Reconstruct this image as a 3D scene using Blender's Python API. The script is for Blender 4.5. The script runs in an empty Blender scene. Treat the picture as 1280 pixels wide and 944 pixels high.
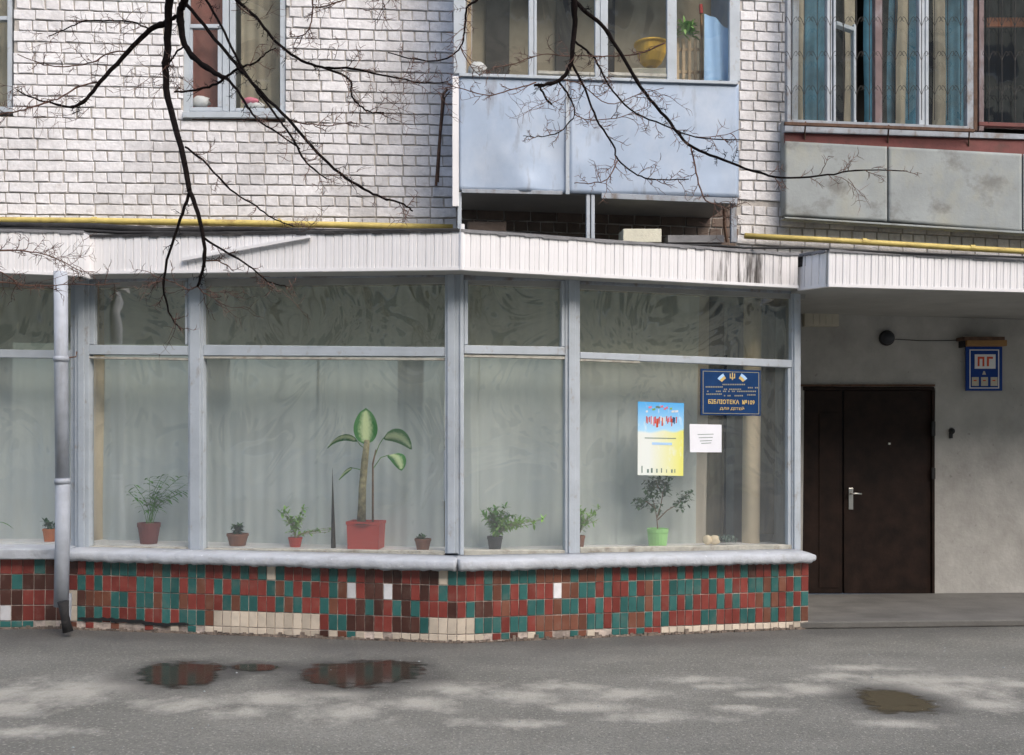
import bpy, math, random
from mathutils import Vector, Matrix
random.seed(7)
S = bpy.context.scene
COL = S.collection
# ---------------------------------------------------------------- camera
F = 1230.0; CX = 640.0; HY = 550.0; CAMZ = 1.6
ROLL = math.radians(0.5)
cam_d = bpy.data.cameras.new('camera'); cam = bpy.data.objects.new('camera', cam_d); COL.objects.link(cam)
cam_d.sensor_width = 36; cam_d.lens = F/1280*36; cam_d.clip_start = 0.05; cam_d.clip_end = 1000
cam_d.shift_y = (HY-472)/1280
cr, sr = math.cos(ROLL), math.sin(ROLL)
cam.matrix_world = Matrix(((cr, -sr, 0, 0), (0, 0, -1, 0), (sr, cr, 0, CAMZ), (0, 0, 0, 1)))
S.camera = cam
# ---------------------------------------------------------------- light
W = bpy.data.worlds.new('World'); S.world = W; W.use_nodes = True
wn = W.node_tree
bg = wn.nodes['Background']; bg.inputs[1].default_value = 0.15
sky = wn.nodes.new('ShaderNodeTexSky'); sky.sky_type = 'NISHITA'; sky.sun_disc = False
SUN_EL, SUN_AZ = math.radians(42), math.radians(145)      # azimuth clockwise from +Y
sky.sun_elevation = SUN_EL; sky.sun_rotation = SUN_AZ; sky.dust_density = 3.0; sky.air_density = 1.0
wn.links.new(sky.outputs[0], bg.inputs[0])
sun_d = bpy.data.lights.new('sun', 'SUN'); sun_d.energy = 0.95; sun_d.angle = math.radians(40); sun_d.color = (1, .95, .88)
sun = bpy.data.objects.new('sun', sun_d); COL.objects.link(sun)
sd = Vector((math.sin(SUN_AZ)*math.cos(SUN_EL), math.cos(SUN_AZ)*math.cos(SUN_EL), math.sin(SUN_EL)))
sun.rotation_euler = sd.to_track_quat('Z', 'Y').to_euler()
S.view_settings.view_transform = 'Standard'; S.view_settings.look = 'None'
S.view_settings.exposure = 1.02; S.view_settings.gamma = 1
# ---------------------------------------------------------------- helpers: rays and frames
def ray(px, py):
    u = (px-CX)/F; v = (HY-py)/F
    return Vector((u*cr - v*sr, 1.0, u*sr + v*cr))
def at(px, py, Y):
    d = ray(px, py); return Vector((d.x*Y, Y, CAMZ+d.z*Y))
def ground(px, py, z=0.0):
    d = ray(px, py); t = (z-CAMZ)/d.z; return Vector((d.x*t, t, z))
class Fr:
    """vertical plane: s runs along it, d out of it towards the viewer, z up"""
    def __init__(self, p, q):
        self.o = Vector((p[0], p[1], 0)); self.x = Vector((q[0]-p[0], q[1]-p[1], 0)); self.len = self.x.length
        self.x.normalize(); self.n = Vector((self.x.y, -self.x.x, 0)); self.rz = math.atan2(self.x.y, self.x.x)
    def w(self, s, d, z): return self.o + self.x*s + self.n*d + Vector((0, 0, z))
    def uv(self, px, py, d=0.0):
        r = ray(px, py); o = self.o + self.n*d
        t = (o.dot(self.n))/(r.dot(self.n)); p = r*t
        return ((p-o).dot(self.x), CAMZ+p.z)
    def off(self, d):
        f = Fr((0, 0), (1, 0)); f.o = self.o+self.n*d; f.x = self.x.copy(); f.n = self.n.copy(); f.rz = self.rz; f.len = self.len
        return f
def frpx(pa, Ya, pb, Yb):
    a = (pa-CX)/F*Ya; b = (pb-CX)/F*Yb
    return Fr((a, Ya), (b, Yb))
TL = frpx(88, 8.15, 573, 7.72);  TR = frpx(573, 7.72, 1012, 8.45)       # tiled plinth
GL = frpx(92, 8.33, 572, 7.93);  GR = frpx(572, 7.93, 999, 8.64)         # glazing
FL = frpx(108, 8.06, 575, 7.64); FRt = frpx(575, 7.64, 997, 8.40)        # fascia
MA = Fr((0, 9.65), (1, 9.65+.1084))                                     # main facade
LS = Fr((-5.6, 8.08-.21), (-3.6, 8.08))                                 # left neighbour bay
EN = Fr((2.62, 8.14), (2.62+1.75, 8.33))                                # entrance canopy front
# ---------------------------------------------------------------- helpers: objects
ORI = {}
def tag(o, label=None, cat=None, group=None, kind=None):
    if label: o['label'] = label
    if cat: o['category'] = cat
    if group: o['group'] = group
    if kind: o['kind'] = kind
    return o
def thing(name, loc, label, cat, group=None):
    o = bpy.data.objects.new(name, None); o.empty_display_size = .1; COL.objects.link(o)
    o.location = loc; ORI[o.name] = Vector(loc)
    return tag(o, label, cat, group)
def setmat(me, m):
    me.materials.append(m)
class MB:
    def __init__(self): self.v = []; self.f = []; self.uvs = None
    def add(self, vs, fs):
        b = len(self.v); self.v += [Vector(p) for p in vs]; self.f += [tuple(i+b for i in f) for f in fs]; return self
    def hexa(self, p):     # p: 8 points, 0-3 back loop, 4-7 front loop
        return self.add(p, [(0,1,2,3), (7,6,5,4), (0,4,5,1), (1,5,6,2), (2,6,7,3), (3,7,4,0)])
    def box(self, fr, s0, s1, z0, z1, d0, d1):
        w = fr.w
        return self.hexa([w(s0,d0,z0), w(s0,d0,z1), w(s1,d0,z1), w(s1,d0,z0), w(s0,d1,z0), w(s0,d1,z1), w(s1,d1,z1), w(s1,d1,z0)])
    def quad(self, fr, sz, d0, d1):   # 4 (s,z), order: bl, tl, tr, br
        return self.hexa([fr.w(s,d0,z) for s, z in sz] + [fr.w(s,d1,z) for s, z in sz])
    def pq(self, fr, pts, d0, d1):    # pixel corners (tl, tr, br, bl) seen on the front face
        q = [fr.uv(x, y, d1) for x, y in pts]
        return self.quad(fr, [q[3], q[0], q[1], q[2]], d0, d1)
    def rect(self, fr, x0, y0, x1, y1, d0, d1): return self.pq(fr, [(x0,y0),(x1,y0),(x1,y1),(x0,y1)], d0, d1)
    def bxyz(self, x0, x1, y0, y1, z0, z1):
        return self.hexa([Vector(p) for p in ((x0,y1,z0),(x0,y1,z1),(x1,y1,z1),(x1,y1,z0),(x0,y0,z0),(x0,y0,z1),(x1,y0,z1),(x1,y0,z0))])
    def tube(self, pts, rad, n=8, cap=True):
        pts = [Vector(p) for p in pts]; k = len(pts)
        if not hasattr(rad, '__len__'): rad = [rad]*k
        b = len(self.v); up = Vector((.13, .31, .94))
        for i, p in enumerate(pts):
            t = (pts[min(i+1, k-1)]-pts[max(i-1, 0)]); 
            if t.length < 1e-9: t = Vector((0,0,1))
            t.normalize()
            a = t.cross(up)
            if a.length < 1e-3: a = t.cross(Vector((1,0,0)))
            a.normalize(); c = t.cross(a)
            for j in range(n):
                th = 2*math.pi*j/n; self.v.append(p + (a*math.cos(th)+c*math.sin(th))*rad[i])
        for i in range(k-1):
            for j in range(n):
                self.f.append((b+i*n+j, b+i*n+(j+1) % n, b+(i+1)*n+(j+1) % n, b+(i+1)*n+j))
        if cap and n > 2:
            self.f.append(tuple(b+j for j in range(n))[::-1]); self.f.append(tuple(b+(k-1)*n+j for j in range(n)))
        return self
    def lathe(self, c, prof, n=20, sq=0):   # prof (r, z)
        c = Vector(c); b = len(self.v); k = len(prof)
        for r, z in prof:
            for j in range(n):
                th = 2*math.pi*j/n; x, y = math.cos(th), math.sin(th)
                if sq:
                    m = max(abs(x), abs(y)); q = (1-sq)+sq/m; x *= q; y *= q
                self.v.append(c+Vector((x*r, y*r, z)))
        for i in range(k-1):
            for j in range(n): self.f.append((b+i*n+j, b+i*n+(j+1) % n, b+(i+1)*n+(j+1) % n, b+(i+1)*n+j))
        self.f.append(tuple(b+j for j in range(n))[::-1]); self.f.append(tuple(b+(k-1)*n+j for j in range(n)))
        return self
    def build(self, name, mat, parent=None, smooth=False, label=None, kind=None, bevel=0, cat=None, group=None, loc=None):
        off = ORI.get(parent.name, Vector()) if parent else Vector(loc or (0,0,0))
        me = bpy.data.meshes.new(name); me.from_pydata([v-off for v in self.v], [], self.f); me.update()
        me.validate()
        setmat(me, mat)
        if smooth:
            for p in me.polygons: p.use_smooth = True
        o = bpy.data.objects.new(name, me); COL.objects.link(o)
        if parent: o.parent = parent
        elif loc: o.location = loc
        ORI[o.name] = off
        if bevel:
            md = o.modifiers.new('bevel', 'BEVEL'); md.width = bevel; md.segments = 2; md.limit_method = 'ANGLE'
        return tag(o, label, cat, group, kind)
def part(name, mat, parent, fn, *a, **k):
    m = MB(); fn(m, *a); return m.build(name, mat, parent, **k)
# ---------------------------------------------------------------- materials
def nmat(name):
    m = bpy.data.materials.new(name); m.use_nodes = True; nt = m.node_tree
    return m, nt, nt.nodes['Principled BSDF']
def N(nt, t, **k):
    n = nt.nodes.new(t)
    for a, b in k.items():
        if a.startswith('i'): n.inputs[int(a[1:])].default_value = b
        else: setattr(n, a, b)
    return n
def mixc(nt, fac, a, b, bt='MIX'):
    n = nt.nodes.new('ShaderNodeMix'); n.data_type = 'RGBA'; n.blend_type = bt
    for sock, v in ((0, fac), (6, a), (7, b)):
        if hasattr(v, 'links') or isinstance(v, bpy.types.NodeSocket): nt.links.new(v, n.inputs[sock])
        else: n.inputs[sock].default_value = v if sock == 0 else (*v[:3], 1)
    return n.outputs[2]
def noise(nt, scale, detail=5, rough=.6, vec=None, dist=0):
    n = N(nt, 'ShaderNodeTexNoise'); n.inputs['Scale'].default_value = scale; n.inputs['Detail'].default_value = detail
    n.inputs['Roughness'].default_value = rough; n.inputs['Distortion'].default_value = dist
    if vec is not None: nt.links.new(vec, n.inputs['Vector'])
    return n.outputs[0]
def ramp(nt, v, a, b):
    n = N(nt, 'ShaderNodeMapRange'); n.inputs[1].default_value = a; n.inputs[2].default_value = b; n.clamp = True
    nt.links.new(v, n.inputs[0]); return n.outputs[0]
def mul(nt, a, b, op='MULTIPLY'):
    n = N(nt, 'ShaderNodeMath', operation=op)
    for i, v in enumerate((a, b)):
        if isinstance(v, (int, float)): n.inputs[i].default_value = v
        else: nt.links.new(v, n.inputs[i])
    return n.outputs[0]
def worldpos(nt, sc=(1, 1, 1)):
    g = N(nt, 'ShaderNodeNewGeometry'); m = N(nt, 'ShaderNodeMapping'); m.inputs['Scale'].default_value = sc
    nt.links.new(g.outputs['Position'], m.inputs[0]); return m.outputs[0]
def mat(name, col, rough=.7, var=.12, scale=3, bump=.15, bscale=60, metal=0, dirt=None, dcol=(.12,.1,.08), dscale=(4,4,4), dthr=(.5,.75),
        obj=0.0, spec=.5, dirt2=None, d2col=(.2,.2,.2), d2scale=(2,2,2), d2thr=(.5,.6)):
    m, nt, b = nmat(name); p = worldpos(nt)
    f = noise(nt, scale, vec=p)
    lo = tuple(c*(1-var) for c in col); hi = tuple(min(1, c*(1+var)) for c in col)
    c = mixc(nt, ramp(nt, f, .3, .7), lo, hi)
    if obj:
        oi = N(nt, 'ShaderNodeObjectInfo'); r = ramp(nt, oi.outputs['Random'], 0, 1)
        r2 = N(nt, 'ShaderNodeMapRange'); r2.inputs[3].default_value = 1-obj; r2.inputs[4].default_value = 1+obj*.6
        nt.links.new(r, r2.inputs[0])
        vm = N(nt, 'ShaderNodeVectorMath', operation='SCALE'); nt.links.new(c, vm.inputs[0]); nt.links.new(r2.outputs[0], vm.inputs[3]); c = vm.outputs[0]
    if dirt:
        d = noise(nt, 1.0, 6, .65, worldpos(nt, dscale)); c = mixc(nt, mul(nt, ramp(nt, d, *dthr), dirt), c, dcol)
    if dirt2:
        d = noise(nt, 1.0, 6, .6, worldpos(nt, d2scale)); c = mixc(nt, mul(nt, ramp(nt, d, *d2thr), dirt2), c, d2col)
    nt.links.new(c, b.inputs['Base Color'])
    b.inputs['Roughness'].default_value = rough; b.inputs['Metallic'].default_value = metal
    b.inputs['Specular IOR Level'].default_value = spec
    if bump:
        bn = N(nt, 'ShaderNodeBump'); bn.inputs['Strength'].default_value = bump; bn.inputs['Distance'].default_value = .01
        nt.links.new(noise(nt, bscale, 4, vec=p), bn.inputs['Height']); nt.links.new(bn.outputs[0], b.inputs['Normal'])
    return m
M = {}
M['brick'] = mat('white_silicate_brick', (.72,.71,.72), .9, .12, 22, .8, 28, obj=.17, dirt=.5, dcol=(.27,.25,.23), dscale=(1.5,1.5,1.1), dthr=(.5,.75), dirt2=.35, d2col=(.25,.2,.17), d2scale=(9,9,9), d2thr=(.6,.75))
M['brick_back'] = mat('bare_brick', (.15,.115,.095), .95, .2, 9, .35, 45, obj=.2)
M['mortar'] = mat('mortar', (.46,.43,.40), .95, .25, 14, .5, 80)
M['siding'] = mat('white_plastic_siding', (.80,.79,.80), .45, .03, 3, .04, 20, obj=.03, dirt=.35, dcol=(.45,.43,.40), dscale=(9,9,1.0), dthr=(.55,.85))
M['siding_old'] = mat('stained_siding', (.72,.70,.70), .5, .05, 3, .05, 20, obj=.08, dirt=.95, dcol=(.07,.06,.055), dscale=(15,15,1.2), dthr=(.50,.62))
M['felt'] = mat('roofing_felt', (.022,.021,.022), .85, .4, 12, .6, 50, dirt=.6, dcol=(.10,.095,.09), dscale=(5,5,20), dthr=(.55,.7))
M['flash'] = mat('weathered_zinc_flashing', (.20,.20,.21), .6, .3, 9, .3, 30)
M['yellow'] = mat('yellow_pipe_paint', (.58,.46,.14), .6, .16, 8, .15, 40, dirt=.7, dcol=(.22,.12,.04), dscale=(7,7,12), dthr=(.56,.7))
M['frame'] = mat('blue_grey_frame_paint', (.42,.465,.51), .6, .10, 5, .15, 60, dirt=.6, dcol=(.25,.2,.16), dscale=(14,14,9), dthr=(.58,.72))
M['frame_old'] = mat('worn_frame_paint', (.30,.33,.37), .6, .15, 6, .25, 50, dirt=.8, dcol=(.16,.12,.09), dscale=(10,10,6), dthr=(.5,.68))
M['frame_brown'] = mat('faded_brown_frame_paint', (.17,.12,.12), .7, .2, 6, .25, 50, dirt=.5, dcol=(.3,.3,.33), dscale=(10,10,4), dthr=(.5,.68))
M['rust'] = mat('rusty_steel', (.10,.055,.035), .85, .4, 15, .4, 60)
M['putty'] = mat('old_putty', (.42,.41,.36), .8, .2, 14, .4, 50, dirt=.7, dcol=(.17,.13,.09), dscale=(13,13,13), dthr=(.5,.7))
M['sill'] = mat('painted_concrete_sill', (.45,.475,.51), .7, .14, 6, .7, 26, dirt=.5, dcol=(.2,.19,.18), dscale=(6,6,9), dthr=(.55,.75), dirt2=.8, d2col=(.75,.77,.8), d2scale=(18,18,22), d2thr=(.66,.7))
M['galv'] = mat('galvanised_downpipe', (.40,.43,.48), .6, .15, 5, .1, 30, metal=.0, dirt=.5, dcol=(.25,.25,.26), dscale=(12,12,3), dthr=(.5,.7))
TILE = {'R': (.23,.048,.038), 'G': (.035,.138,.128), 'B': (.085,.036,.028), 'O': (.19,.075,.048), 'C': (.66,.57,.46), 'W': (.82,.82,.84)}
for k_, c_ in TILE.items():
    M['t'+k_] = mat('glazed_tile_'+{'R':'red','G':'teal','B':'dark_brown','O':'tan_brown','C':'cream','W':'white'}[k_], c_, .25, .16, 9, .06, 30, obj=.25, dirt=.42, dcol=(.20,.16,.13), dscale=(9,9,9), dthr=(.52,.78))
M['grout'] = mat('tile_grout', (.58,.49,.43), .95, .3, 25, .4, 90, dirt=.7, dcol=(.10,.08,.07), dscale=(3,3,5), dthr=(.45,.6))
M['rubble'] = mat('broken_render', (.20,.16,.13), .95, .5, 22, .8, 40, dirt=.7, dcol=(.05,.04,.035), dscale=(9,9,14), dthr=(.5,.6))
M['plaster'] = mat('grey_wall_plaster', (.41,.40,.375), .9, .14, 3.5, .6, 22, dirt=.35, dcol=(.15,.14,.125), dscale=(1.3,1.3,.9), dthr=(.5,.7), dirt2=.4, d2col=(.12,.11,.10), d2scale=(16,16,16), d2thr=(.66,.72))
M['soffit'] = mat('canopy_soffit', (.36,.36,.34), .8, .12, 3, .15, 30)
M['door'] = mat('dark_brown_door_paint', (.015,.0075,.005), .6, .5, 6, .15, 40, dirt=.35, dcol=(.03,.018,.014), dscale=(3,3,2), dthr=(.55,.75), spec=.2)
M['chrome'] = mat('brushed_metal', (.65,.64,.6), .3, .05, 20, .02, 60, metal=.9)
M['black'] = mat('black_rubber', (.015,.015,.016), .7, .2, 20, .1, 60)
M['bark'] = mat('dark_bark', (.012,.0085,.008), .95, .4, 40, .6, 120, spec=.1)
M['twig'] = mat('reddish_twig', (.13,.07,.05), .85, .3, 30, .2, 120)
M['blue'] = mat('blue_enamel', (.012,.05,.24), .6, .1, 9, .03, 40, dirt=.3, dcol=(.02,.04,.13), dscale=(9,9,9), dthr=(.5,.7), spec=.15)
M['navy'] = mat('navy_sign_board', (.008,.04,.13), .7, .15, 9, .03, 40, spec=.15)
M['white'] = mat('white_paint', (.74,.74,.74), .6, .05, 9, .03, 40)
M['paper'] = mat('white_paper', (.84,.85,.90), .8, .03, 9, .05, 40)
M['cream'] = mat('cream_enamel', (.50,.47,.38), .6, .08, 9, .03, 40)
M['gold'] = mat('gold_lettering', (.62,.45,.16), .6, .08, 9, .03, 40)
M['dullgold'] = mat('faded_lettering', (.26,.25,.20), .7, .2, 90, .03, 40)
M['red'] = mat('red_lettering', (.62,.07,.02), .6, .08, 9, .03, 40)
M['tan'] = mat('varnished_wood', (.30,.16,.05), .5, .2, 5, .1, 40)
M['pale_wood'] = mat('pale_bare_wood', (.50,.36,.22), .7, .2, 8, .1, 40)
M['column'] = mat('cream_column_paint', (.78,.66,.48), .75, .06, 4, .05, 40)
M['inwall'] = mat('interior_wall_paint', (.55,.52,.42), .9, .1, 2, .05, 20)
M['infloor'] = mat('interior_floor', (.12,.09,.06), .6, .2, 3, .05, 20)
M['indark'] = mat('dark_interior_furniture', (.03,.025,.02), .7, .2, 3, .05, 20)
M['sheet'] = mat('blue_grey_sheet_metal', (.34,.42,.54), .5, .08, 2.0, .15, 9, metal=.12, dirt=.5, dcol=(.50,.55,.62), dscale=(3,3,2), dthr=(.45,.7), dirt2=.6, d2col=(.2,.20,.22), d2scale=(9,9,2.2), d2thr=(.58,.72))
M['cement'] = mat('grey_cement_board', (.30,.325,.325), .9, .12, 3, .3, 30, dirt=.5, dcol=(.38,.37,.29), dscale=(2.2,2.2,1.5), dthr=(.5,.68), dirt2=.75, d2col=(.17,.17,.16), d2scale=(3,3,3.4), d2thr=(.56,.68))
M['oxide'] = mat('red_oxide_paint', (.15,.04,.035), .7, .25, 5, .2, 40, dirt=.6, dcol=(.07,.04,.03), dscale=(6,6,9), dthr=(.5,.7))
M['slab'] = mat('grey_slab_concrete', (.13,.125,.115), .85, .2, 3, .4, 35, dirt=.5, dcol=(.07,.066,.06), dscale=(1.4,3,3), dthr=(.48,.66))
M['pot_red'] = mat('red_plastic_pot', (.46,.045,.03), .45, .05, 9, .02, 40)
M['pot_maroon'] = mat('maroon_clay_pot', (.17,.035,.035), .6, .1, 9, .05, 40)
M['pot_brown'] = mat('brown_clay_pot', (.20,.075,.04), .7, .15, 9, .1, 40)
M['pot_orange'] = mat('orange_clay_pot', (.52,.14,.03), .7, .1, 9, .05, 40)
M['pot_black'] = mat('black_plastic_pot', (.03,.033,.04), .5, .1, 9, .02, 40)
M['pot_green'] = mat('light_green_pot', (.36,.72,.26), .45, .04, 9, .02, 40)
M['soil'] = mat('potting_soil', (.05,.03,.02), .95, .4, 40, .5, 90)
M['leaf'] = mat('green_leaf', (.10,.27,.05), .5, .3, 20, .1, 60, spec=.3)
M['leaf_dark'] = mat('dark_green_leaf', (.035,.10,.035), .5, .3, 20, .1, 60, spec=.3)
M['leaf_pale'] = mat('pale_green_leaf', (.24,.44,.11), .6, .25, 20, .1, 60, spec=.3)
M['leaf_grey'] = mat('grey_green_leaf', (.16,.23,.20), .7, .2, 20, .1, 60, spec=.3)
M['stem'] = mat('mottled_stem', (.30,.27,.15), .7, .6, 22, .2, 60)
M['stem_brown'] = mat('brown_stem', (.17,.10,.055), .8, .2, 30, .2, 60)
M['redcurt'] = mat('brown_red_curtain', (.24,.085,.065), .9, .35, 3, .1, 60)
M['teal_curt'] = mat('teal_curtain', (.05,.15,.21), .9, .35, 4, .1, 60)
M['beige_curt'] = mat('beige_curtain', (.33,.29,.21), .9, .15, 4, .1, 60)
M['basket'] = mat('orange_yellow_plastic', (.85,.50,.05), .5, .1, 9, .05, 40)
M['cloth_blue'] = mat('light_blue_cloth', (.42,.64,.92), .85, .1, 3, .1, 40)
M['pink'] = mat('pink_cloth', (.70,.20,.28), .8, .1, 3, .1, 40)
M['opp_wall'] = mat('tan_brick_block', (.62,.53,.38), .9, .4, 1.2, .2, 20, dirt=.7, dcol=(.15,.13,.1), dscale=(1,1,.5), dthr=(.5,.7))
M['opp_glass'] = mat('far_window_glass', (.04,.05,.06), .15, .2, 2, 0, 20)
M['foam'] = mat('pale_foam_block', (.66,.64,.52), .85, .1, 20, .4, 60)
# two-tone variegated leaf
def variegated():
    m, nt, b = nmat('variegated_leaf')
    at_ = N(nt, 'ShaderNodeAttribute', attribute_name='rim')
    n = noise(nt, 60, 4, vec=worldpos(nt))
    f = mul(nt, at_.outputs['Fac'], mul(nt, n, .5, 'ADD'), 'MULTIPLY')
    c = mixc(nt, ramp(nt, f, .25, .6), (.74,.88,.48), (.04,.24,.04))
    nt.links.new(c, b.inputs['Base Color']); b.inputs['Roughness'].default_value = .6; b.inputs['Specular IOR Level'].default_value = .2
    return m
M['varieg'] = variegated()
def glass(name, tint=(.985,.99,.985), wav=.25, ior=1.55, wscale=3.0, haze=.0, refl=2.6):
    m = bpy.data.materials.new(name); m.use_nodes = True; nt = m.node_tree; nt.nodes.clear()
    out = N(nt, 'ShaderNodeOutputMaterial'); fr = N(nt, 'ShaderNodeFresnel'); fr.inputs[0].default_value = ior
    tr = N(nt, 'ShaderNodeBsdfTransparent'); tr.inputs[0].default_value = (*tint, 1)
    gl = N(nt, 'ShaderNodeBsdfGlossy'); gl.inputs['Roughness'].default_value = .03; gl.inputs[0].default_value = (1,1,1,1)
    bp = N(nt, 'ShaderNodeBump'); bp.inputs['Strength'].default_value = wav; bp.inputs['Distance'].default_value = .04
    nt.links.new(noise(nt, wscale, 2, .5, worldpos(nt, (1,1,.8)), 1.2), bp.inputs['Height'])
    nt.links.new(bp.outputs[0], gl.inputs['Normal'])
    gm = N(nt, 'ShaderNodeNewGeometry'); front = mul(nt, 1, gm.outputs['Backfacing'], 'SUBTRACT')   # reflect at the outward faces only
    mx = N(nt, 'ShaderNodeMixShader'); nt.links.new(mul(nt, mul(nt, mul(nt, fr.outputs[0], refl), .75, 'MINIMUM'), front), mx.inputs[0]); nt.links.new(tr.outputs[0], mx.inputs[1]); nt.links.new(gl.outputs[0], mx.inputs[2])
    last = mx.outputs[0]
    if haze:      # pale diffuse veil mixed in to brighten the pane like haze
        df = N(nt, 'ShaderNodeBsdfDiffuse'); df.inputs[0].default_value = (.56,.59,.60,1)
        m2 = N(nt, 'ShaderNodeMixShader'); nt.links.new(mul(nt, ramp(nt, noise(nt, 1.5, 4, vec=worldpos(nt, (1,1,.6))), -.2, 1.0), haze), m2.inputs[0])
        nt.links.new(last, m2.inputs[1]); nt.links.new(df.outputs[0], m2.inputs[2]); last = m2.outputs[0]
    nt.links.new(last, out.inputs[0]); return m
M['glass'] = glass('shop_window_glass', haze=.065, wav=.32, ior=1.55, wscale=1.6, refl=3.0)
M['glass_shaded'] = glass('shade_tinted_upper_glass', (.90,.885,.80), haze=.05, wav=.5, wscale=1.6, refl=4.2)  # upper panes: shade under the soffit painted in as an olive tint
M['glass_up'] = glass('house_window_glass', (.97,.98,.98), .10, 1.55, 1.6, haze=.02, refl=2.6)
def sheer(name, col, t=.35):
    m = bpy.data.materials.new(name); m.use_nodes = True; nt = m.node_tree; nt.nodes.clear()
    out = N(nt, 'ShaderNodeOutputMaterial'); d = N(nt, 'ShaderNodeBsdfDiffuse'); tl = N(nt, 'ShaderNodeBsdfTranslucent')
    c = mixc(nt, ramp(nt, noise(nt, 1.0, 4, vec=worldpos(nt, (5,5,.6))), .3, .7), tuple(x*.84 for x in col), col)
    nt.links.new(c, d.inputs[0]); nt.links.new(c, tl.inputs[0])
    a = N(nt, 'ShaderNodeMixShader'); a.inputs[0].default_value = .4; nt.links.new(d.outputs[0], a.inputs[1]); nt.links.new(tl.outputs[0], a.inputs[2])
    tr = N(nt, 'ShaderNodeBsdfTransparent'); b = N(nt, 'ShaderNodeMixShader'); b.inputs[0].default_value = t*.3
    nt.links.new(a.outputs[0], b.inputs[1]); nt.links.new(tr.outputs[0], b.inputs[2]); nt.links.new(b.outputs[0], out.inputs[0]); return m
M['sheer'] = sheer('sheer_net_curtain', (.86,.92,.89))
M['sheer_warm'] = sheer('cream_net_curtain', (.80,.72,.60))
# asphalt with dry pale patches and damp dark ones
def asphalt():
    m, nt, b = nmat('asphalt'); P = worldpos(nt)
    base = mixc(nt, ramp(nt, noise(nt, .9, 6, .65, worldpos(nt, (.6,1.4,1))), .3, .7), (.205,.20,.17), (.35,.34,.295))
    fine = ramp(nt, noise(nt, 90, 3, .7, P), .25, .75)
    base = mixc(nt, mul(nt, fine, .62), base, (.085,.083,.075)); base = mixc(nt, mul(nt, ramp(nt, noise(nt, 1.7, 7, .7, P), .45, .75), .4), base, (.12,.115,.10)); base = mixc(nt, mul(nt, ramp(nt, noise(nt, 34, 4, .75, P), .48, .7), .6), base, (.10,.098,.088)); base = mixc(nt, mul(nt, ramp(nt, noise(nt, 48, 2, .6, worldpos(nt, (1,1,1.1))), .60, .66), .6), base, (.46,.43,.38))
    wob = noise(nt, 2.6, 9, .7, worldpos(nt, (1.5,1.25,1)))
    tot = None
    for (px, py, rx, ry) in PALE:
        c = ground(px, py); rxm = rx/F*c.y; rym = abs(ground(px, py-ry).y-c.y)
        sub = N(nt, 'ShaderNodeVectorMath', operation='SUBTRACT'); nt.links.new(P, sub.inputs[0]); sub.inputs[1].default_value = (c.x, c.y, 0)
        dv = N(nt, 'ShaderNodeVectorMath', operation='DIVIDE'); nt.links.new(sub.outputs[0], dv.inputs[0]); dv.inputs[1].default_value = (rxm, rym, 1e6)
        ln = N(nt, 'ShaderNodeVectorMath', operation='LENGTH'); nt.links.new(dv.outputs[0], ln.inputs[0])
        v = mul(nt, mul(nt, 1.75, ln.outputs['Value'], 'SUBTRACT'), mul(nt, mul(nt, wob, .5, 'SUBTRACT'), 4.5), 'ADD')
        v = ramp(nt, v, .45, 1.6); tot = v if tot is None else mul(nt, tot, v, 'MAXIMUM')
    base = mixc(nt, mul(nt, mul(nt, tot, .92), mul(nt, 1.15, mul(nt, ramp(nt, noise(nt, 60, 3, .7, P), .3, .7), .45), 'SUBTRACT')), base, (.47,.445,.385))
    for (px, py, rx, ry) in ((228,843,70,17),(320,835,45,7),(450,842,95,18),(1118,876,62,16)):
        c = ground(px, py); rxm = rx/F*c.y; rym = abs(ground(px, py-ry).y-c.y)
        sub = N(nt, 'ShaderNodeVectorMath', operation='SUBTRACT'); nt.links.new(P, sub.inputs[0]); sub.inputs[1].default_value = (c.x, c.y, 0)
        dv = N(nt, 'ShaderNodeVectorMath', operation='DIVIDE'); nt.links.new(sub.outputs[0], dv.inputs[0]); dv.inputs[1].default_value = (rxm, rym, 1e6)
        ln = N(nt, 'ShaderNodeVectorMath', operation='LENGTH'); nt.links.new(dv.outputs[0], ln.inputs[0])
        v = mul(nt, mul(nt, 1.3, ln.outputs['Value'], 'SUBTRACT'), mul(nt, mul(nt, wob, .5, 'SUBTRACT'), 1.6), 'ADD')
        base = mixc(nt, mul(nt, ramp(nt, v, -.15, .5), .78), base, (.07,.066,.06))
    # damp strip along the plinth
    dm = noise(nt, 1.0, 5, .6, worldpos(nt, (1.1,1.1,1)))
    sep = N(nt, 'ShaderNodeSeparateXYZ'); nt.links.new(P, sep.inputs[0])
    ax = mul(nt, sep.outputs[0], .42, 'ADD'); 
    line = mul(nt, mul(nt, ax, 0, 'MAXIMUM'), .25); line2 = mul(nt, mul(nt, ax, 0, 'MINIMUM'), -.12)
    y = mul(nt, mul(nt, sep.outputs[1], line, 'SUBTRACT'), line2, 'SUBTRACT')
    wet = ramp(nt, mul(nt, y, mul(nt, dm, 1.2), 'ADD'), 7.45, 8.15)
    base = mixc(nt, mul(nt, wet, .55), base, (.055,.055,.056))
    nt.links.new(base, b.inputs['Base Color'])
    rg = N(nt, 'ShaderNodeMapRange'); rg.inputs[3].default_value = .9; rg.inputs[4].default_value = .6; nt.links.new(wet, rg.inputs[0]); nt.links.new(rg.outputs[0], b.inputs['Roughness'])
    bn = N(nt, 'ShaderNodeBump'); bn.inputs['Strength'].default_value = .8; bn.inputs['Distance'].default_value = .02
    nt.links.new(noise(nt, 70, 3, .7, P), bn.inputs['Height']); nt.links.new(bn.outputs[0], b.inputs['Normal'])
    return m
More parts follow.
